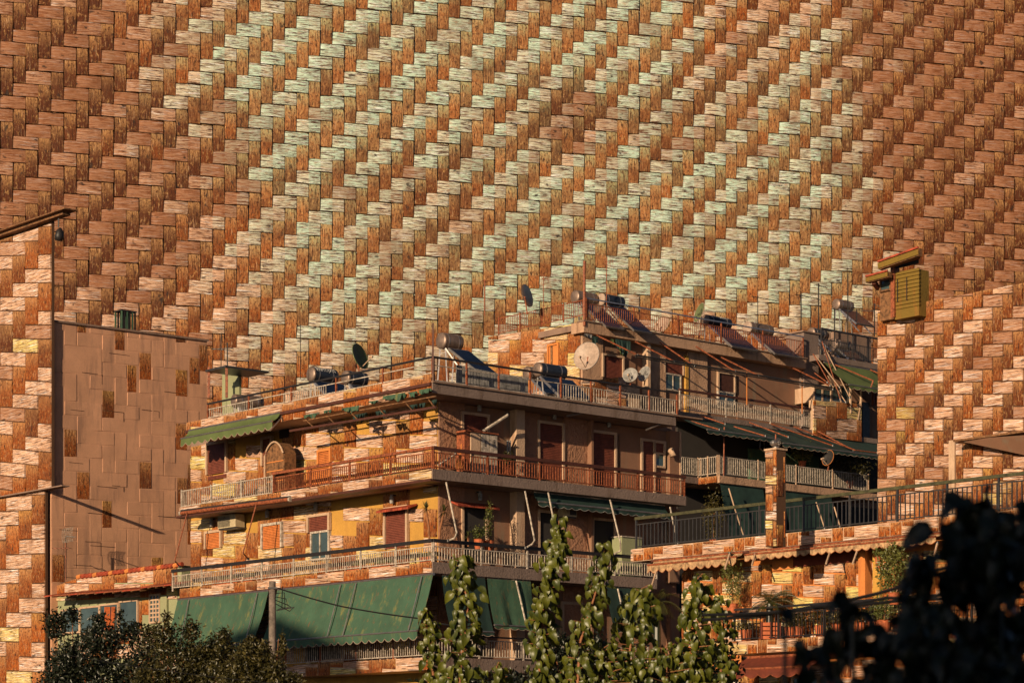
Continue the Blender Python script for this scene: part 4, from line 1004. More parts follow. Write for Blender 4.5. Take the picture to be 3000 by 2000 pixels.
autoclad(FL, H, [(fs(2130, .9), zF2b), (fE, zF2b), (fE, zF2), (fs(2130, .9), zF2)], o=.9, yellow=.1, bright=.25, thick=.03, pcw=32, pch=37)
autoclad(FL, H, [(fs(2130), 2), (fE, 2), (fE, zF2b-.3), (fs(2130), zF2b-.3)], yellow=.3, bright=.1, pcw=32, pch=37)
railing(FL, H, fs(1862, .5), fE, .5, zFt+.06, zFt+.78, 'darksteel', beam='oliverail', beamz=zFt+1.0, beamh=.09, beamw=.09, step=.165, post=1.75, bw=.026)
railing(FL, H, fs(2150, .8), fs(2850, .8), .8, zF2+.06, zF2+.78, 'black', beam='black', beamz=zF2+.98, beamh=.06, step=.15, post=1.6)
autF = zFe-.12
awning(FL, 'narrow pale scalloped awning under the terrace of the front house, left part', fs(1920, .65), fs(2180, .65), autF+.02, .72, autF-.10, .98, 'palecanvas', valance=.26, scal=.33, trim='rust', roller='rust')
awning(FL, 'narrow pale scalloped awning under the terrace of the front house, right part', fs(2200, .65), fs(2760, .65), autF+.02, .72, autF-.06, .92, 'palecanvas', valance=.2, scal=.33, trim='rust', roller='rust')
awning(FL, 'dark scalloped awning at the bottom edge below the palm balcony', fs(2180, .9), fs(2420, .9), zF2b-.15, .9, zF2b-.5, 1.6, 'redcanvas', valance=.28, scal=.5, trim='rust', roller='rust')
boxpart('square_column', FL, H, fs(2538), fs(2558), zF2, zFe-.1, .0, .35, 'orange'); boxpart('square_column', FL, H, fs(2570), fs(2590), zF2, zFe-.2, .0, .2, 'ochre')
boxpart('window_recess', FL, H, fs(2268), fs(2330), FL.Z(2300, 1668), FL.Z(2300, 1640), .0, .09, 'orange'); boxpart('window_recess', FL, H, fs(2330), fs(2512), FL.Z(2400, 1655), FL.Z(2400, 1618), .0, .10, 'redcanvas')
window(FL, H, 2325, 2395, 1985, 2100, nv=0, frame='cream')
for lab, e in (('whitish awning arm reaching up to the front house eave, leftmost', [(1900, 1745, 1.9), (1924, 1668, .9)]), ('whitish awning arm under the front house eave, second from the left', [(2124, 1665, 1.5), (2138, 1620, .9)]),
               ('pale awning arm under the front house eave, third from the left', [(2203, 1655, 1.5), (2212, 1622, .9)]), ('pale awning arm in front of the red recess, left', [(2420, 1650, 1.4), (2434, 1608, .8)]),
               ('pale awning arm in front of the red recess, right', [(2498, 1650, 1.4), (2514, 1604, .8)]), ('bright awning arm beside the blurred leaves', [(2732, 1645, 1.4), (2746, 1590, .8)])):
    rods(FL, lab, e, 'cream', .03)
# chimney with turbine cowl
FC = Face(2243, 68, 'L'); ch = thing('chimney_stack', 'square reed-tiled chimney rising through the green terrace railing', 'chimney', tuple(FC.P(2268, 1570)))
z0c, z1c = FC.Z(2260, 1600), FC.Z(2260, 1318); w0, w1 = FC.S(2275), FC.S(2243)
m = MB(); FC.box(m, min(w0, w1), max(w0, w1), z0c, z1c, -.38, 0); m.build('shaft', M['joint'], ch)
m = MB(); FC.box(m, min(w0, w1)-.03, max(w0, w1)+.03, z1c, z1c+.05, -.42, .04); m.build('chimney_cap', M['cream'], ch)
random.seed(50)
autoclad(FC, ch, [(min(w0, w1), z0c), (max(w0, w1), z0c), (max(w0, w1), z1c), (min(w0, w1), z1c)], bright=.1, pcw=22, pch=26, thick=.02)
FCR = Face(2276, 68, 'R'); FCR.O = FC.p(min(w0, w1), 0)
autoclad(FCR, ch, [(0, z0c), (.38, z0c), (.38, z1c), (0, z1c)], bright=-.1, pcw=20, pch=40, thick=.02, only=('v',))
t = thing('turbine_cowl', 'round metal turbine cowl spinning ventilator on top of the tiled chimney', 'ventilator', tuple(FC.p((w0+w1)/2, z1c+.05, -.19)))
c = FC.p((w0+w1)/2, z1c+.05, -.19); m = MB(); m.lathe(c, (0, 0, 1), [(0, .08), (.06, .09), (.06, .0)], 12); m.build('neck', M['steel'], t)
for i in range(14):
    a = 2*math.pi*i/14; m = MB(); P = []
    for j in range(7):
        f = j/6; r = .045+.12*math.sin(math.pi*f)**.6; P.append((a+.35*math.sin(math.pi*f), r, .06+.21*f))
    for j in range(6):
        for (aa, rr, zz), (ab, rb, zb2) in ((P[j], P[j+1]),):
            k = [(c.x+r*math.cos(q), c.y+r*math.sin(q), c.z+z) for q, r, z in ((aa, rr, zz), (aa+.33, rr*.9, zz), (ab+.33, rb*.9, zb2), (ab, rb, zb2))]
            m.quad(*k); kk = [(x*.97+c.x*.03, y*.97+c.y*.03, z) for x, y, z in k]; m.quad(*kk[::-1])
    m.build('blade', M['steel'], t)
m = MB(); m.tube([c+Vector((0, 0, .25)), c+Vector((0, 0, .42))], .02, 6); m.build('spike', M['rust'], t)

# ================================================================== TOWER (G) at the right
G = thing('reed_tower', 'large reed-tiled wall filling the right side behind the green terrace railing', 'building', ((2572-1500)/F*95, 95, 0))
GL = Face(2572, 95, 'L'); gE = GL.S(3150)
g1 = GL.S(2692); zg0 = GL.Z(2600, 905); 
K = [GL.p(0, 0), GL.p(gE, 0), GL.p(gE, 0)+nL*-6, GL.p(0, 0)+nL*-6]
m = MB(); m.hexa([(k.x, k.y, 0) for k in K]+[(k.x, k.y, zg0) for k in K]); m.build('wall', M['joint'], G)
random.seed(61)
autoclad(GL, G, [(0, 4), (gE, 4), (gE, zg0), (0, zg0)], yellow=.05, bright=-.2, pcw=29, pch=36, slope=.03)
# right-hand slab and column
boxpart('side_slab', GL, G, GL.S(2792, .9), gE, GL.Z(2900, 1279, .9), GL.Z(2900, 1273, .9), -.1, .9, 'wood')
m = MB(); s0, s1 = GL.S(2792, .85), GL.S(3060, .85)
a = [GL.P(2795, 1288, .85), GL.P(3060, 1270, .85), GL.P(3060, 1345, .1)]; b = [q+nL*-.3 for q in a]
m.poly(a); m.poly(b[::-1]); [m.quad(a[i], a[(i+1) % 3], b[(i+1) % 3], b[i]) for i in range(3)]; m.build('slab_soffit', M['smooth'], G)
boxpart('column', GL, G, GL.S(2786), GL.S(2803), 4, GL.Z(2795, 1290), .06, .14, 'cream')
# yellow rooftop hut
T = thing('rooftop_hut', 'small yellow boarded rooftop hut with two sloping red-brown roofs at the upper right', 'hut', tuple(GL.P(2650, 905, .5)))
TH = GL; zh = lambda px, py, o=.6: GL.Z(px, py, o)
boxpart('hut_wall', TH, T, GL.S(2622, .5), GL.S(2692, .5), zg0-.6, zh(2660, 792), -.1, .5, 'yellow')
n = 10
for i in range(n):
    z0_ = zh(2655, 902)+(zh(2655, 790)-zh(2655, 902))*i/n; hh = (zh(2655, 790)-zh(2655, 902))/n
    m = MB(); s0, s1 = sorted((GL.S(2624, .55), GL.S(2692, .55)))
    sl = .0
    GL.box(m, s0, s1, z0_+.03, z0_+hh*.93, .5, .545+.01*(i % 2)); m.build('board', M['yellow'], T)
for x in (2657, 2684):
    boxpart('board_gap', GL, T, GL.S(x-1), GL.S(x+1), zh(2655, 880), zh(2655, 812), .55, .575, 'black')
boxpart('side_wall', GL, T, GL.S(2578, .3), GL.S(2621, .3), zg0-.5, zh(2600, 812, .3), -.3, .3, 'wood')
window(GL, T, 2582, 2607, 822, 848, o=.36, nv=0, frame='wood'); boxpart('corner_post', GL, T, GL.S(2611, .56), GL.S(2622, .56), zg0-.5, zh(2616, 780), .3, .6, 'rust')
def hutroof(x0, y0, x1, y1, o, mat, th=.28, name='roof'):
    a, b = GL.P(x0, y0, o), GL.P(x1, y1, o); q = nL*-.22; d = Vector((0, 0, -th)); m = MB()
    m.hexa([a+d, b+d, b+q+d, a+q+d, a, b, b+q, a+q]); m.build(name, M[mat], T)
    m = MB(); m.bar(a+Vector((0, 0, .03))+nL*.04, b+Vector((0, 0, .03))+nL*.04, .07); m.build('roof_edge', M['redroof'], T)
    m = MB(); m.bar(a+Vector((0, 0, -th*.5))+nL*.03, b+Vector((0, 0, -th*.5))+nL*.03, .04, th*.75); m.build('fascia', M['yellow'], T)
hutroof(2574, 769, 2692, 727, 1.2, 'wood'); hutroof(2538, 812, 2602, 795, 1.0, 'wood', .22)
m = MB(); m.bar(GL.P(2608, 778, .9), GL.P(2692, 752, .9), .14); m.build('rafter', M['redcanvas'], T)
m = MB(); m.hexa([*(GL.P(x, y, .52) for x, y in ((2624, 788), (2692, 772), (2692, 756), (2624, 776))), *(GL.P(x, y, .60) for x, y in ((2624, 788), (2692, 772), (2692, 756), (2624, 776)))]); m.build('open_gable', M['dark'], T)
m = MB(); m.bar(GL.P(2560, 826, .8), GL.P(2573, 845, .3), .16); m.build('bracket', M['shutter'], T)

# ================================================================== rooftop equipment
def text_mesh(txt, size):
    cu = bpy.data.curves.new('lettering', 'FONT'); cu.body = txt; cu.size = size; cu.align_x = 'CENTER'; cu.align_y = 'CENTER'; cu.extrude = 0
    cu.resolution_u = 2
    o = bpy.data.objects.new('tmp', cu); COL.objects.link(o); dg = bpy.context.evaluated_depsgraph_get(); dg.update()
    me = bpy.data.meshes.new_from_object(o.evaluated_get(dg)); v = [tuple(x.co) for x in me.vertices]; f = [tuple(p.vertices) for p in me.polygons]
    bpy.data.objects.remove(o); bpy.data.meshes.remove(me); return v, f
def solar(P, label, ax=None, fr=None, L_=1.15, r=.27, plen=1.7, pw=1.1, mat='tank', cap='tanksteel', txt=None, h=1.25, rot=0., npan=1, txtcol='inkw'):
    """storage tank on a stand (axis ax) with collector sloping towards fr; P is the roof point under the tank"""
    P = Vector(P); ax = (ax or BR.d).normalized(); fr = (fr or nR).normalized(); Z = Vector((0, 0, 1))
    if rot: R_ = Matrix.Rotation(rot, 3, 'Z'); ax = R_ @ ax; fr = R_ @ fr
    t = thing('solar_water_heater', label, 'solar water heater', tuple(P), 'solar water heaters on the roofs')
    c = P+Z*h
    m = MB(); m.lathe(c-ax*L_/2, ax, [(0, r), (.04, r+.005), (L_-.04, r+.005), (L_, r)], 20); m.build('tank', M[mat], t, smooth=True)
    for s_ in (-1, 1):
        m = MB(); m.lathe(c+ax*s_*L_/2, ax*s_, [(-.02, r+.008), (.02, r+.004), (.05, r*.8), (.065, 0)], 20); m.build('tank_cap', M[cap], t, smooth=True)
    bands = MB()
    for f in (.2, .8): bands.lathe(c-ax*L_/2+ax*L_*f, ax, [(-.02, r+.006), (-.02, r+.012), (.02, r+.012), (.02, r+.006)], 20)
    bands.build('strap', M['steel'], t)
    if txt:
        lines = txt.split('|')
        for li, tx in enumerate(lines):
            v, f = text_mesh(tx, L_/max(3, len(tx))*1.35); mm = MB(); a0 = math.radians(52)-(li-(len(lines)-1)/2)*.55
            for x, y, z in v:
                a = a0+y/r; mm.v.append(tuple(c+ax*x+(fr*math.cos(a)+Z*math.sin(a))*(r+.014)))
            mm.f = f; mm.build('lettering', M[txtcol], t)
    for q in range(npan):
        off = ax*((q-(npan-1)/2)*(pw+.12)); top = c+fr*(r+.05)-Z*.30+off; bot = top+fr*plen*.78-Z*plen*.62
        wv = ax*pw/2; nn = (bot-top).cross(ax).normalized()*.04
        if nn.z < 0: nn = -nn
        m = MB(); m.hexa([top-wv-nn, top+wv-nn, bot+wv-nn, bot-wv-nn, top-wv+nn, top+wv+nn, bot+wv+nn, bot-wv+nn]); m.build('collector_frame', M['steel'], t)
        w2 = wv*.94; k = (bot-top).normalized()*.05; e = nn*1.12
        m = MB(); m.hexa([top-w2+k+nn*1.01, top+w2+k+nn*1.01, bot+w2-k+nn*1.01, bot-w2-k+nn*1.01, top-w2+k+e, top+w2+k+e, bot+w2-k+e, bot-w2-k+e]); m.build('collector_glass', M['panel'], t)
    m = MB()
    for s_ in (-.42, .42):
        a = c+ax*L_*s_-Z*(r-.03); m.bar(a-fr*.1, P+ax*L_*s_-fr*.25, .045); m.bar(a+fr*.1, P+ax*L_*s_+fr*1.4, .045); m.bar(a+fr*.1, P+ax*L_*s_+fr*.2, .045)
    m.build('stand', M['steel'], t)
    m = MB(); m.tube([c+ax*L_*.4-Z*r, c+ax*L_*.5-Z*(r+.2)+fr*.2, c+ax*L_*.45-Z*(r+.3)+fr*.5], .02, 5); m.build('hose', M['black'], t)
    return t
def dish(P, r, az, label, h=.5, mat='dishw', tilt=.35, logo=None, back='dishw', lnb=True):
    """satellite dish; az: direction it faces (radians from +x)"""
    P = Vector(P); t = thing('satellite_dish', label, 'satellite dish', tuple(P-Vector((0, 0, h))))
    d = Vector((math.cos(az)*math.cos(tilt), math.sin(az)*math.cos(tilt), math.sin(tilt)))
    prof = [(r*.22*(k/6)**2-.22*r, r*k/6) for k in range(7)]
    m = MB(); m.lathe(P, d, prof, 26); m.build('reflector', M[mat], t, smooth=True)
    m = MB(); m.lathe(P, d, [(a-.02, b) for a, b in prof][::-1], 26); m.build('reflector_back', M[back], t, smooth=True)
    m = MB(); m.lathe(P, d, [(-.022, r), (-.022, r+.012), (.004, r+.012), (.004, r-.004)], 26); m.build('rim', M[back], t)
    m = MB(); m.tube([P-Vector((0, 0, h)), P-Vector((0, 0, .0))-d*.14], .03, 6); m.bar(P-d*.3*r, P-d*.16-Vector((0, 0, .05)), .09); m.build('mount', M['rust'], t)
    if lnb:
        u = Vector((0, 0, 1)); low = P-u*r*.95+d*.0; f = P+d*r*1.05-u*r*.45
        m = MB(); m.tube([low, f], .018, 5); m.build('feed_arm', M['cream'], t)
        m = MB(); m.lathe(f, P-f, [(-.04, 0), (-.04, .04), (.1, .05), (.12, .0)], 8); m.build('receiver', M['cream'], t)
    if logo:
        x = d.cross(Vector((0, 0, 1))).normalized(); y = x.cross(d).normalized(); x = -x if (P+x).x/ (P+x).y < (P-x).x/(P-x).y else x
        y = y if y.z > 0 else -y
        v, f = text_mesh(logo, r*.42); mm = MB()
        for a, b, c_ in v:
            q = math.hypot(a, b-.1*r); mm.v.append(tuple(P+x*a+y*(b-.1*r)+d*(-.22*r+.22*q*q/r+.012)))
        mm.f = f; mm.build('lettering', M['ink'], t)
        m = MB(); rr = r*.16; cc = (0, .26*r); n = 18
        for i in range(n):
            k = []
            for a, q in ((i, rr), (i+1, rr), (i+1, rr*.6), (i, rr*.6)):
                a = 2*math.pi*a/n; X, Y_ = cc[0]+q*math.cos(a), cc[1]+q*math.sin(a); k.append(P+x*X+y*Y_+d*(-.22*r+.22*(X*X+Y_*Y_)/r+.012))
            m.quad(*k)
        m.build('emblem', M['ink'], t)
    return t
# roof of A: left wing
solar(AL.p(AL.S(725, -.8), zR+.1, -.8), 'grey solar heater beside the rooftop cabin at the left end of the terrace', ax=nL*-1+Vector((.5, .2, 0)), fr=nR, L_=1.1, mat='tanksteel', h=1.05, r=.24)
solar(AL.p(AL.S(945, -.5), zR+.1, -.5), 'solar heater with a black tank lettered in white on the left terrace', ax=BR.d, fr=nR, L_=1.0, mat='tank', txt='EURO|ERMOJAN', h=1.35, r=.26, pw=1.3)
solar(AL.p(AL.S(1040, -.3), zR+.1, -.3), 'dark solar heater partly hidden by the white balusters right of the lettered one', ax=BR.d, fr=nR, L_=.8, mat='tank', h=.95, r=.24, pw=.9, plen=.9)
# long thin collectors along the terrace
solar(AL.p(AL.S(1318, -2.0), zR+.1, -2.0)*1, 'bronze-coloured solar heater standing high behind the corner mast', ax=BR.d, fr=nR+Vector((.5, .2, 0)), L_=.75, mat='tanksteel', h=2.0, r=.27, plen=2.0, pw=.9)
solar(AR.p(AR.S(1612, -.2), zR+.1, -.2), 'solar heater with green-blue tank over a wide dark collector behind white balusters', ax=BR.d, fr=nR, L_=1.15, mat='tank', h=1.15, r=.24, plen=1.3, pw=1.5, npan=1)
solar(AR.p(AR.S(1560, -1.2), zR+.1, -1.2), 'half-hidden bare steel tank left of the green-blue solar heater', ax=BR.d, fr=nR, L_=.5, mat='tanksteel', h=1.2, r=.22, plen=.9, pw=.5)
# roof of B
rb = lambda px, o: BR.p(BR.S(px, o), zBr-.05, o)
solar(rb(1712, -1.2), 'leftmost grey solar heater on the upper rear roof beside the tall mast', L_=1.1, mat='tanksteel', h=1.5, r=.28, plen=2.1)
solar(rb(1790, -.9), 'dark solar heater on the upper rear roof right of the tall mast', L_=1.2, mat='tank', cap='dishp', h=1.5, r=.27, plen=2.2)
solar(rb(2100, -.7), 'solar heater with a black tank lettered in white behind the large oval dish', L_=1.5, mat='tank', txt='SKY LAND', h=1.35, r=.25, plen=1.9, pw=1.7)
solar(rb(2222, -.7), 'solar heater on the upper rear roof right of the lettered one', L_=1.5, mat='tanksteel', cap='dishp', h=1.35, r=.29, plen=1.9, pw=1.7)
rb2 = lambda px, o: BR.p(BR.S(px, o), bz(2450, 1046, .9), o)
solar(rb2(2395, -1.5), 'small blue-grey tank just behind the stair pillar of the rear roof', L_=.9, mat='tank', h=1.6, r=.25, plen=1.2, pw=.8)
solar(rb2(2462, -.6), 'rounded steel tank low on the right end of the rear roof', L_=1.0, mat='tanksteel', h=1.0, r=.28, plen=.9, pw=1.2)
solar(BR.p(BR.S(2470, -1.5), bz(2470, 985, -1.5), -1.5), 'highest solar heater with a dark tilted collector near the yellow hut', L_=1.0, mat='tanksteel', h=1.5, r=.26, plen=1.4, pw=1.3)
boxpart('heater_plinth', BR, B, BR.S(2420, -1.5), BR.S(2530, -1.5), zBr, bz(2470, 985, -1.5), -2.6, -1.0, 'grey')
# dishes
azS = math.atan2(-.60, -.80); azF = math.atan2(-.75, .35)
def dpt(face, px, py, o): return face.P(px, py, o)
dish(AL.P(1056, 1043, -.6), .46, math.atan2(-.5, .9), 'mossy green-grey dish on the left terrace above the black railing', mat='dishg', back='dishg', tilt=.3, h=1.0)
dish(BL.P(1545, 866, 1.0), .50, math.atan2(.35, .92), 'nearly black dish seen edge on above the rear terrace', mat='black', back='tank', tilt=.35, h=.8, lnb=False)
dish(BR.P(1718, 1042, 1.6), .60, math.atan2(-.86, -.5), 'large pale dish on the wall left of the rear shutter', mat='dishp', back='dishw', tilt=.2, h=.6)
dish(BR.P(1846, 1098, 2.6), .32, math.atan2(-.9, -.3), 'grey round dish with dark emblem, left one of the pair above the middle terrace', mat='dishw', logo='WM', tilt=.3)
dish(BR.P(1887, 1094, 2.6), .34, math.atan2(-.62, -.78)+.1, 'grey oval dish with dark lettering, right one of the pair above the middle terrace', mat='dishw', logo='NOVA', back='dishp', tilt=.3)
dish(BR.P(2048, 915, -.1), .46, math.atan2(-.35, -.94), 'large tilted dish with small emblem beside the lettered solar heater', mat='dishg', back='dishp', logo='NOVA', tilt=.3, h=1.2)
dish(BR.P(1940, 950, -.8), .42, math.atan2(-.7, -.7), 'faded dish low behind the rusty rear roof railing', mat='dishp', back='dishg', tilt=.35, h=.8)
dish(BR.P(2425, 1340, 3.0), .36, math.atan2(-.6, -.80), 'oval dish with orange rim in front of the dark rear balcony', mat='darksteel', back='orange', tilt=.2, h=.6)
# antennas and masts
for a in (((2484, 1020), 3.6, 2.2, 'tallest thin mast with aerial top near the rear roof end', 0), ((2398, 990), 2.6, .6, 'mast with slanted aerial standing by the stair pillar', 6),
          ((2347, 1045), 3.0, 1.2, 'leaning mast with horizontal aerial right of the tanks', 9), ((2445, 1000), 1.6, .4, 'short mast with stacked rings beside the highest solar heater', 8),
          ((2510, 960), .9, 1.1, 'low mast with long horizontal aerial left of the yellow hut', 14), ((2562, 985), 1.6, .3, 'thin mast with dark little reflector left of the tower', 3)):
    (px, py), h, L_, lab, ne = a
    antenna(BR.P(px, py, -.3), h, (.9, .35, 0) if px < 2400 else (.95, -.2, 0), L_, lab, ne, mastr=.03, boomz=.97 if ne else .9, el=.16, tilt=-.1)
antenna(BR.P(2220, 985, -.4), 1.9, (.9, .2, 0), 1.2, 'short aerial over the rear tanks', 9, mastr=.02, boomz=.97, el=.14, tilt=-.15)
antenna(BL.P(1420, 925, .3), 1.6, (.3, .1, 0), .4, 'rust and black mast pair left of the dark dish', 3, mastr=.035, boomz=.98, mat='rust')
antenna(BL.P(1592, 925, .3), 1.8, (.3, .1, 0), .3, 'thin rusty mast right of the dark dish', 3, mastr=.018, mat='rust', elv=True)
antenna(BR.P(1777, 900, -.4), 2.2, (.3, .1, 0), .4, 'slender mast behind the dark solar heater', 4, mastr=.02, mat='rust', elv=True)
antenna(AL.P(666, 1165, .7), 2.0, (-.9, .3, 0), .8, 'aerial mast on the rooftop cabin frame', 6, mastr=.025, boomz=.9, el=.1)
for i, (a, b) in enumerate((((612, 1160), (606, 1010)), ((880, 1110), (880, 950)))):
    t = thing('stay_wire', ('thin wire rising left of the rooftop cabin', 'thin vertical wire above the left terrace')[i], 'wire', tuple(AL.P(*a, .5)))
    m = MB(); m.tube([AL.P(*a, .5), AL.P(*b, .5)], .012, 4); m.build('wire', M['cable'], t)

# ================================================================== pole, cables
P0 = Vector(((798-1500)/F*70, 70, 0)); t = thing('utility_pole', 'grey round utility pole in front of the green awnings', 'utility pole', tuple(P0))
zt_ = CZ+(HZ-1702)*70/F; m = MB(); m.tube([P0, P0+Vector((0, 0, zt_))], .125, 14, r2=.098); m.build('shaft', M['pole'], t, smooth=True)
m = MB()
for k in range(5): m.tube([P0+Vector((.10, -.02, zt_-.25-.1*k)), P0+Vector((.3+.05*k, -.05, zt_-.15-.18*k)), P0+Vector((.28+.09*k, -.02, zt_-.75)), P0+Vector((.12, -.05, zt_-.85))], .014, 5)
m.build('cable_loop', M['cable'], t, stuff=True)
m = MB(); m.bar(P0+Vector((-.12, -.1, zt_-.2)), P0+Vector((.16, -.1, zt_-.2)), .05); m.build('clamp', M['darksteel'], t)
def cable(pts, r, label, sag=.0, n=14, name='cable'):
    """pts: (px,py,Y)"""
    W = [Vector(((x-1500)/F*Y, Y, CZ+(HZ-y)*Y/F)) for x, y, Y in pts]; out = []
    for a, b in zip(W[:-1], W[1:]):
        for i in range(n): f = i/n; q = a.lerp(b, f); q.z -= sag*4*f*(1-f); out.append(q)
    out.append(W[-1]); t = MB(); t.tube(out, r, 5)
    o = t.build(name, M['cable'], None, label=label, cat='cable'); o['group'] = 'overhead cables'; return o
cable([(815, 1722, 70), (1000, 1775, 69), (1225, 1810, 68), (1320, 1830, 67)], .022, 'thick black cable running down right from the utility pole across the green awning', .02)
cable([(130, 1905, 45), (800, 2000, 44)], .006, 'thin pale wire crossing the dark shrubs in the lower left', .05)
cable([(2060, 1815, 30), (2440, 1765, 28), (2720, 1690, 26), (3050, 1570, 24)], .022, 'upper dark cable rising to the right behind the blurred leaves', .03)
cable([(2060, 1800, 30), (2400, 1780, 28), (2800, 1735, 26), (3050, 1728, 24)], .020, 'middle dark cable behind the blurred leaves', .02)
cable([(2380, 1775, 28), (2600, 1750, 26), (3050, 1745, 24)], .018, 'lower dark cable behind the blurred leaves', .02)
cable([(2700, 1680, 20), (3050, 1575, 19)], .012, 'thin cable at the right edge above the leaves', .01)
# ================================================================== plants
def ppt(px, py, Y): return Vector(((px-1500)/F*Y, Y, CZ+(HZ-py)*Y/F))
def leafcloud(name, parent, blobs, count, size, mat, seed=1, aspect=.5, droop=.3):
    """many small real leaves spread through blobs (centre, radii); one mesh"""
    r_ = np.random.default_rng(seed); w = np.array([float(b[3]) if len(b) > 3 else 1. for b in blobs]); w /= w.sum()
    idx = r_.choice(len(blobs), count, p=w); c = np.array([b[0] for b in blobs])[idx]; rad = np.array([b[1] for b in blobs])[idx]
    d = r_.normal(size=(count, 3)); d /= np.linalg.norm(d, axis=1)[:, None]; f = r_.uniform(.15, 1, count)**.45*(1+.18*r_.normal(size=count))
    P = c+d*f[:, None]*rad
    a = r_.normal(size=(count, 3)); a[:, 2] -= droop; a /= np.linalg.norm(a, axis=1)[:, None]
    b = r_.normal(size=(count, 3)); b -= (b*a).sum(1)[:, None]*a; b /= np.linalg.norm(b, axis=1)[:, None]; nn = np.cross(a, b)
    s = size*r_.uniform(.6, 1.3, count)[:, None]; off = np.array(wl(parent))
    v = np.stack([P-off, P+a*s*.45+b*s*aspect*.5+nn*s*.1-off, P+a*s-nn*s*.12-off, P+a*s*.45-b*s*aspect*.5+nn*s*.1-off], 1).reshape(-1, 3)
    me = bpy.data.meshes.new(name); me.vertices.add(count*4); me.vertices.foreach_set('co', v.ravel()); me.loops.add(count*6)
    base = np.arange(count)[:, None]*4; li = (base+np.array([0, 1, 2, 0, 2, 3])[None]).ravel(); me.loops.foreach_set('vertex_index', li)
    me.polygons.add(count*2); me.polygons.foreach_set('loop_start', np.arange(count*2)*3); me.materials.append(M[mat]); me.update(calc_edges=True); me.validate()
    o = bpy.data.objects.new(name, me); COL.objects.link(o); o.parent = parent; o['kind'] = 'stuff'; WL[o.name] = wl(parent); return o
def bush(name, label, px, pyb, Y, blobs, count, size, mat, seed, cat='tree', branches=8, bark='bark', group=None, ground_=True):
    base = ppt(px, pyb, Y); base.z = 0 if ground_ else base.z
    t = thing(name, label, cat, tuple(base), group); B_ = []
    for (x, y, rx, ry, *r) in blobs: B_.append((np.array(ppt(x, y, Y+(r[1] if len(r) > 1 else 0))), np.array([rx*Y/F, rx*Y/F*.9, ry*Y/F]), 0, (r[0] if r else rx*ry)))
    leafcloud('crown', t, B_, count, size, mat, seed)
    m = MB(); rr = random.Random(seed); top = base.lerp(Vector(B_[0][0]), .7); m.tube([base, base.lerp(top, .5)+Vector((rr.uniform(-.2, .2), 0, 0)), top], .16*Y/60, 8, r2=.05); m.build('trunk', M['bark'], t)
    for i, b in enumerate(B_[:branches]):
        q = Vector(b[0]); st = base.lerp(top, .45+.4*rr.random()); m = MB()
        m.tube([st, st.lerp(q, .5)+Vector((rr.uniform(-.2, .2), 0, .1)), q+Vector((rr.uniform(-.1, .1), 0, b[1][2]*.6))], .035*Y/60, 5, r2=.008); m.build('branch', M[bark], t)
    return t
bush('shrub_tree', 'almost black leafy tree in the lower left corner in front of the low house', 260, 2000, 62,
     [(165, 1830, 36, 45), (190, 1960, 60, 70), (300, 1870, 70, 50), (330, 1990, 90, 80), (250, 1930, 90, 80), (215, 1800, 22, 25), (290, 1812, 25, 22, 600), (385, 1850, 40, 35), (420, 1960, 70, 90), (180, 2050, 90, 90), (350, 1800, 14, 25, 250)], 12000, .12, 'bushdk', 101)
bush('shrub_tree', 'dark shrubby tree with sparse lit leaf tips in front of the left green awning', 520, 2000, 58,
     [(470, 1870, 60, 50), (560, 1850, 28, 36), (540, 1950, 80, 80), (640, 1900, 50, 40), (450, 2000, 70, 70), (640, 2000, 90, 70), (660, 1860, 22, 22, 500), (490, 1810, 12, 20, 250), (600, 1930, 60, 50)], 10000, .105, 'bush', 102)
bush('shrub_tree', 'warm-lit shrub with reddish twigs at the foot of the utility pole', 740, 2000, 56,
     [(730, 1930, 50, 50), (700, 1990, 80, 60), (790, 1970, 50, 60), (820, 2020, 60, 60), (828, 1890, 10, 34, 300), (860, 2010, 30, 40), (735, 1880, 20, 24, 450), (770, 1900, 20, 24, 450)], 7600, .10, 'bush', 103)
# ---- tall leafy shoots
def leaf_mesh(k):
    r = random.Random(k); L_ = 1.; W = .62; prof = [(0, .0), (.07, .62), (.25, 1.), (.5, .86), (.75, .5), (.92, .16), (1., 0)]
    v = []; f = []; rows = []
    fold = r.uniform(.18, .5); curl = r.uniform(.6, 1.7)
    for (y, w) in prof:
        hw = w*W/2; row = []
        for t in (-1, -.5, 0, .5, 1):
            x = hw*t; z = abs(t)*hw*fold*1.2-curl*y*y*.5+.03*math.sin(7*y+3*t+k); yy = y-(.12*abs(t)*w if y < .1 else 0)
            row.append(len(v)); v.append((x, yy*(1-.18*curl*y), z))
        rows.append(row)
    for a, b in zip(rows[:-1], rows[1:]):
        for i in range(4): f.append((a[i], a[i+1], b[i+1], b[i]))
    me = bpy.data.meshes.new('leaf'); me.from_pydata(v, [], f); me.materials.append(M['vine']); me.shade_smooth(); me.update(); return me
LEAVES = [leaf_mesh(k) for k in range(8)]
def near_copy(me): q = me.copy(); q.materials.clear(); q.materials.append(M['near']); return q
NEAR = [near_copy(l) for l in LEAVES]
def leafobj(parent, P, d, size, rr, meshes, roll=None):
    """d: direction of the leaf tip"""
    d = d.normalized(); up = Vector((rr.uniform(-.5, .5)-.3, rr.uniform(-.6, .2)-.5, rr.uniform(.2, 1)));
    x = d.cross(up).normalized(); z = x.cross(d).normalized()
    o = bpy.data.objects.new('leaf', rr.choice(meshes)); COL.objects.link(o); o.parent = parent
    mt = Matrix((( x.x, d.x, z.x, 0), (x.y, d.y, z.y, 0), (x.z, d.z, z.z, 0), (0, 0, 0, 1)))
    o.matrix_basis = Matrix.Translation(P-wl(parent)) @ mt @ Matrix.Diagonal((size, size, size, 1)); return o
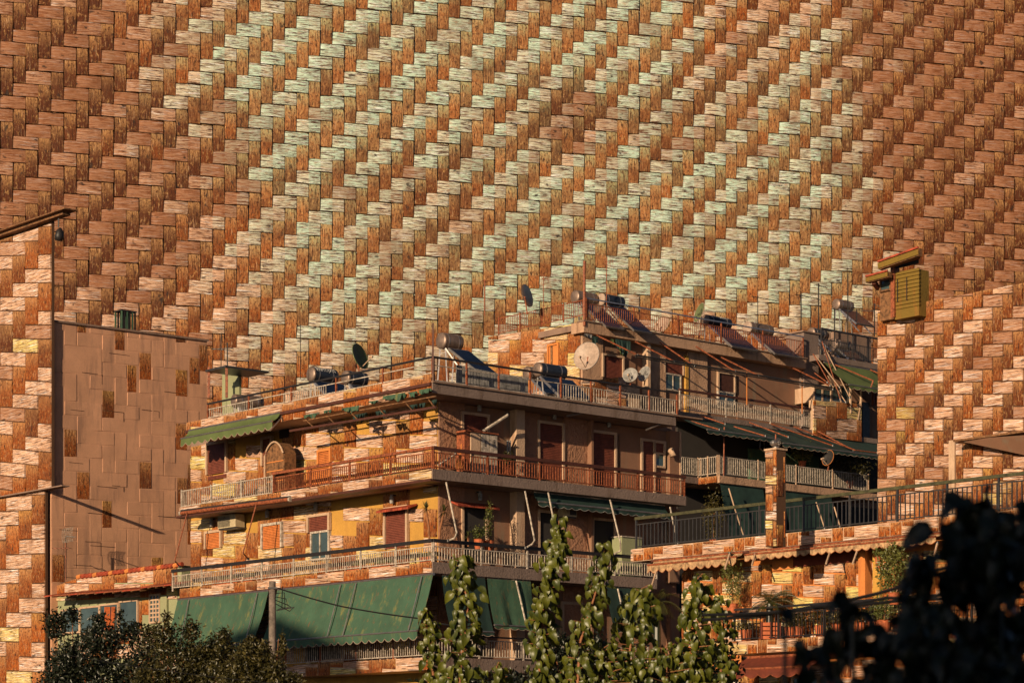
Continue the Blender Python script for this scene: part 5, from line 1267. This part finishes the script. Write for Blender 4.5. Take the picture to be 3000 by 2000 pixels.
def shoot(label, path, Y, n, seed, spread=30, lsize=34, base_n=0):
    """path: list of (px,py) from the top down; big drooping leaves round a reddish stem"""
    rr = random.Random(seed); pts = [ppt(x, y, Y+rr.uniform(-.4, .4)) for x, y in path]; foot = Vector((pts[-1].x, Y, 0)); pts.append(foot)
    t = thing('vine_shoot', label, 'leafy shoot', tuple(foot), 'tall leafy shoots in front of the block')
    m = MB(); m.tube(pts[::-1], .035, 7, r2=.012); m.build('stem', M['bark'], t, smooth=True)
    seg = []; tot = 0
    for a, b in zip(pts[:-2], pts[1:-1]): seg.append(((b-a).length, a, b)); tot += seg[-1][0]
    n = min(290, int(n*2.3)); lsize *= .72; spread *= 1.15
    for i in range(n):
        u = ((i+rr.random())/n)**.85*tot; acc = 0
        for L_, a, b in seg:
            if u <= acc+L_: P = a.lerp(b, (u-acc)/L_); break
            acc += L_
        frac = u/tot; ang = rr.uniform(0, 2*math.pi); sp_ = spread*(.35+.65*min(1, frac*3+.15))*Y/F*rr.uniform(.15, 1.)
        out = Vector((math.cos(ang), math.sin(ang), 0)); Q = P+out*sp_+Vector((0, 0, rr.uniform(0, .1)))
        d = out*rr.uniform(.1, .8)+Vector((0, 0, -rr.uniform(.45, 1.4)))
        leafobj(t, Q, d, lsize*Y/F*rr.uniform(.55, 1.5), rr, LEAVES)
        if i % 3 == 0: mm = MB(); mm.tube([P, Q], .008, 4); mm.build('leaf_stalk', M['bark'], t)
    return t
Yv = 47
shoot('tall leafy shoot left of centre in front of the corner awnings', [(1352, 1626), (1350, 1690), (1372, 1760), (1365, 1850), (1350, 1950), (1345, 2040)], Yv, 110, 1, 44, 42)
shoot('tallest leafy shoot, whose tip overlaps the dark middle balcony door', [(1636, 1512), (1640, 1580), (1620, 1650), (1600, 1740), (1590, 1830), (1582, 1920), (1580, 2040)], Yv, 120, 2, 40, 42)
shoot('leafy shoot right of the tallest one in front of the white railing', [(1772, 1592), (1768, 1660), (1750, 1720), (1725, 1800), (1700, 1880), (1690, 2040)], Yv-.8, 105, 3, 38, 40)
shoot('broad leafy shoot whose tip stands below the pale balcony cabinet', [(1880, 1722), (1870, 1790), (1850, 1870), (1840, 1950), (1835, 2040)], Yv, 100, 4, 60, 42)
shoot('leafy shoot with curled top leaf left of the palm balcony', [(2045, 1690), (2050, 1760), (2040, 1850), (2030, 1950), (2020, 2040)], Yv-1, 95, 5, 50, 44)
shoot('short leafy shoot at the left of the group, beside the awning corner', [(1252, 1790), (1255, 1850), (1265, 1930), (1275, 2040)], Yv+.6, 60, 6, 34, 36)
shoot('leafy shoot filling the gap between the curled-top shoot and the palm', [(2110, 1740), (2120, 1820), (2115, 1900), (2110, 2040)], Yv-.5, 60, 7, 36, 36)
shoot('low leafy shoot at the bottom between the two left tall ones', [(1455, 1950), (1460, 2000), (1470, 2060)], Yv, 34, 8, 40, 36)
shoot('low leafy mass at the bottom edge below the middle shoots', [(1760, 1900), (1770, 1960), (1780, 2050)], Yv-.5, 60, 9, 70, 38)
shoot('low leafy mass at the bottom edge below the broad shoot', [(1950, 1890), (1955, 1960), (1950, 2050)], Yv-.7, 60, 10, 70, 38)
shoot('dim leafy undergrowth low beside the lit balcony railing at the bottom', [(1630, 1930), (1640, 1980), (1640, 2060)], Yv+.5, 44, 11, 60, 36)
bush('hedge', 'dark tangled hedge along the bottom edge behind the leafy shoots', 1700, 2040, 54,
     [(1350, 2010, 110, 50), (1500, 2020, 110, 50), (1650, 1990, 120, 60), (1800, 1980, 120, 70), (1950, 1990, 110, 80), (2080, 1960, 90, 90), (1640, 1900, 40, 50), (1720, 1900, 60, 60)], 9000, .14, 'bushdk', 120, cat='hedge')

# ---- near blurred leaves at the right
def near_branch(label, path, Y, n, seed, spread, lsize):
    rr = random.Random(seed); pts = [ppt(x, y, Y+rr.uniform(-.1, .1)) for x, y in path]; foot = Vector((pts[-1].x, pts[-1].y, 0)); t = thing('near_vine', label, 'foreground vine', tuple(foot), 'out of focus leaves in the right foreground')
    m = MB(); m.tube([foot]+pts[::-1], .012, 6, r2=.004); m.build('stem', M['near'], t)
    for i in range(n):
        u = rr.random()*(len(pts)-1); k = int(u); P = pts[k].lerp(pts[min(k+1, len(pts)-1)], u-k)
        q = P+Vector((rr.gauss(0, .5), rr.gauss(0, .35), rr.gauss(0, .35)))*spread*Y/F
        leafobj(t, q, Vector((rr.uniform(-1, 1), rr.uniform(-.5, .5), -rr.uniform(.1, 1))), lsize*Y/F*rr.uniform(.6, 1.2), rr, NEAR)
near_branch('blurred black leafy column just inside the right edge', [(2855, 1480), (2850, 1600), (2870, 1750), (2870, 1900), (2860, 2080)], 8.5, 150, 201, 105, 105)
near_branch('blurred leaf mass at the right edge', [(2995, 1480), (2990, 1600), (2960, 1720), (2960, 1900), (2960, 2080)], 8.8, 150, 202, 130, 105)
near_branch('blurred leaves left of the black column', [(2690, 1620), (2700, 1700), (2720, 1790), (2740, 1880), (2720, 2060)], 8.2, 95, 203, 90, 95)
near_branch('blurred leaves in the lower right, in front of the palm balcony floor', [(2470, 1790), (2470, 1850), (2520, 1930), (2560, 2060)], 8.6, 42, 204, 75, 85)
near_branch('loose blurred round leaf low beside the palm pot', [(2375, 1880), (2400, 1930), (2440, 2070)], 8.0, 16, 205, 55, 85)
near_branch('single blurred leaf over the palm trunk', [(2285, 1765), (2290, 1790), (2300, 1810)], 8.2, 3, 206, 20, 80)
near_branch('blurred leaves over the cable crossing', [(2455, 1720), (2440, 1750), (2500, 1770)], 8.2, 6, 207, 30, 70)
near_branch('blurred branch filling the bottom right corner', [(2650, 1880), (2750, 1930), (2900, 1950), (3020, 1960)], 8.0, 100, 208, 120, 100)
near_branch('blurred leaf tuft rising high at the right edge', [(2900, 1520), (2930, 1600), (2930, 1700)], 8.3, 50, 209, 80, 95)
# unseen wall added behind the camera to shade the near leaves
t = thing('added_shade_wall', 'plain unseen wall added just behind the viewpoint to shade the near leaves', 'house', (-2, -4, 0))
m = MB(); m.hexa([(-9, -6, 0), (6, -6, 0), (6, -2.2, 0), (-9, -2.2, 0), (-9, -6, 7), (6, -6, 7), (6, -2.2, 7), (-9, -2.2, 7)]); m.build('wall', M['cream'], t)

t = thing('added_shade_block', 'plain tall unseen block added outside the left side to shade the lowest green awnings', 'house', (-50, 32, 0))  # block added out of view to throw shade on the lower awnings
m = MB(); m.hexa([(-66, 26, 0), (-39.5, 26, 0), (-39.5, 34, 0), (-66, 34, 0), (-66, 26, 21.5), (-39.5, 26, 21.5), (-39.5, 34, 21.5), (-66, 34, 21.5)]); m.build('wall', M['cream'], t)
# ---- plants on the balconies
def yucca(label, P, h, seed, lean=0, r=.33, n=46, trunkmat='bark'):
    rr = random.Random(seed); P = Vector(P); t = thing('yucca_plant', label, 'yucca', tuple(P))
    top = P+Vector((lean, 0, h)); m = MB(); m.tube([P, P.lerp(top, .4)+Vector((lean*-.25, 0, 0)), top], .035, 7); m.build('trunk', M[trunkmat], t)
    m = MB()
    for i in range(n):
        a = rr.uniform(0, 6.28); e = rr.uniform(-.6, 1.4); d = Vector((math.cos(a)*math.cos(e), math.sin(a)*math.cos(e), math.sin(e))); w = d.cross(Vector((0, 0, 1)))
        w = w.normalized()*.018 if w.length > .01 else Vector((.018, 0, 0)); L_ = r*rr.uniform(.7, 1.1); q = top+d*L_*.55+Vector((0, 0, -.01)); e_ = top+d*L_-Vector((0, 0, .06))
        m.quad(top-w*.4, q-w, q+w, top+w*.4); m.poly([q-w, e_, q+w])
    m.build('blades', M['palm'], t, stuff=True)
yucca('yucca on the sunlit side of the middle balcony corner, left of the corner', AL.P(1258, 1582, .9), 1.05, 1, -.12)
yucca('yucca on the shaded side of the middle balcony corner, right of the corner', AR.P(1287, 1585, .95), .98, 2, .16)
yucca('spiky plant low in the dark balcony door by the creeper', AR.P(1372, 1600, .7), .35, 3, 0, .25, 30)
def shrubpot(label, P, rad, h, seed, mat='creeper', pot='terra', n=700, size=.09, potr=.18):
    P = Vector(P); t = thing('potted_plant', label, 'potted plant', tuple(P), 'potted plants on the balconies')
    m = MB(); m.lathe(P, (0, 0, 1), [(0, 0), (0, potr*.7), (.3, potr), (.33, potr+.02), (.33, 0)], 12); m.build('pot', M[pot], t)
    leafcloud('leaves', t, [(np.array(P+Vector((0, 0, .35+h*.5))), np.array([rad, rad, h*.55]), 0, 1.)], n, size, mat, seed)
    m = MB(); m.tube([P+Vector((0, 0, .3)), P+Vector((.03, 0, .3+h*.6))], .015, 5); m.build('stem', M['bark'], t)
shrubpot('tall narrow creeper at the right jamb of the dark balcony door', AR.P(1432, 1612, .7), .14, 1.3, 31, n=520, size=.07)
shrubpot('leafy plant low in the dark balcony door', AR.P(1403, 1608, .75), .28, .4, 32, n=300, size=.08)
shrubpot('white-flowered clutter plant behind the top railing below the pipes', AR.P(1488, 1392, .8), .2, .45, 33, n=250, size=.08, mat='bush')
shrubpot('green bush hanging in the lit gap of the rear balcony', BR.P(2350, 1372, 1.6), .55, .9, 34, n=900, size=.11)
shrubpot('dark hanging ivy right of the orange-rimmed dish', BR.P(2490, 1430, 1.8), 1.0, 1.3, 35, n=2200, size=.11, mat='bush')
shrubpot('climbing bush on the lower rear balcony left of the front railing', BR.P(2090, 1600, 2.6), .5, 2.0, 36, n=1100, size=.1, mat='bush')
shrubpot('tiny plant in a red pot on the left sunlit top balcony', AL.P(706, 1444, .9), .14, .12, 37, n=120, size=.07, potr=.1, mat='bush')
shrubpot('light green creeper on the front house wall left of the palm', FL.P(2145, 1800, .8), .32, 1.5, 38, n=1300, size=.07)
shrubpot('light green climbing plant beside the orange column', FL.P(2620, 1770, 1.0), .5, 1.3, 39, n=1300, size=.11)
shrubpot('small hanging plant at the red recess of the front house', FL.P(2572, 1665, .8), .12, .3, 40, n=140, size=.08, potr=.08)
shrubpot('yellowish trailing plant over the front railing right of the red pots', FL.P(2590, 1850, 1.0), .42, .7, 41, n=900, size=.07)
for i, (x, w, lab) in enumerate(((2312, .16, 'red pot nearest the palm planter'), (2340, .15, 'second red pot from the palm planter'), (2400, .14, 'red pot in the middle of the front railing'), (2450, .13, 'low red pot behind the blurred leaf'), (2522, .15, 'red pot under the orange column'), (2560, .17, 'large red pot right of the orange column'))):
    shrubpot(lab+' on the palm balcony', FL.p(fs(x, .6), zF2+.02, .6), .3, .42, 50+i, n=420, size=.08, potr=w, mat='bush')
shrubpot('low reddish plant at the left end of the palm balcony', FL.p(fs(2185, .6), zF2+.02, .6), .35, .2, 60, n=420, size=.07, mat='bush')
# palm in a red crate
def palm(label, P, h, r, seed, pot=True, n=26, crate=True):
    rr = random.Random(seed); P = Vector(P); t = thing('potted_palm', label, 'palm', tuple(P))
    if crate:
        for zz in (0, .13, .26, .39):
            m = MB(); m.hexa([(P.x+a, P.y+b, P.z+zz+c) for c in (0, .10) for a, b in ((-.27, -.27), (.27, -.27), (.27, .27), (-.27, .27))]); m.build('crate_slat', M['terra'], t)
        for a, b in ((-.275, -.275), (0, -.285), (.275, -.275)): m = MB(); m.bar(P+Vector((a, b, 0)), P+Vector((a, b, .5)), .05); m.build('crate_post', M['redcanvas'], t)
    top = P+Vector((0, 0, h)); m = MB(); m.tube([P+Vector((0, 0, .3)), top], .13, 10, r2=.10); m.build('trunk', M['bushdk'], t)
    for i in range(n):
        a = rr.uniform(0, 6.28); e = rr.uniform(.1, 1.25); L_ = r*rr.uniform(.75, 1.1); m = MB(); prev = top; d = Vector((math.cos(a)*math.cos(e), math.sin(a)*math.cos(e), math.sin(e))); K_ = 9
        q = top.copy(); side = d.cross(Vector((0, 0, 1))).normalized()
        for k in range(K_):
            d = (d+Vector((0, 0, -.19))).normalized(); nx = q+d*L_/K_
            for s_ in (-1, 1):
                for sub in (0, .5):
                    b0 = q.lerp(nx, sub); ln = .26*r*math.sin(math.pi*(k+1+sub)/(K_+1.5))+.04; tip = b0+side*s_*ln*.8+d*ln*.6-Vector((0, 0, ln*.35)); m.poly([b0, b0+d*.022, tip])
            m.bar(q, nx, .012); q = nx
        m.build('frond', M['palm'], t)
palm('potted palm in a red slatted crate on the front house balcony', FL.p(fs(2255, .6), zF2+.02, .6), 1.05, .95, 5)
palm('dim palm crown behind the leafy shoots at the end of the white railing', FL.p(fs(1925, 1.2), zF2-.6, 1.2), 1.9, .95, 6, crate=False)
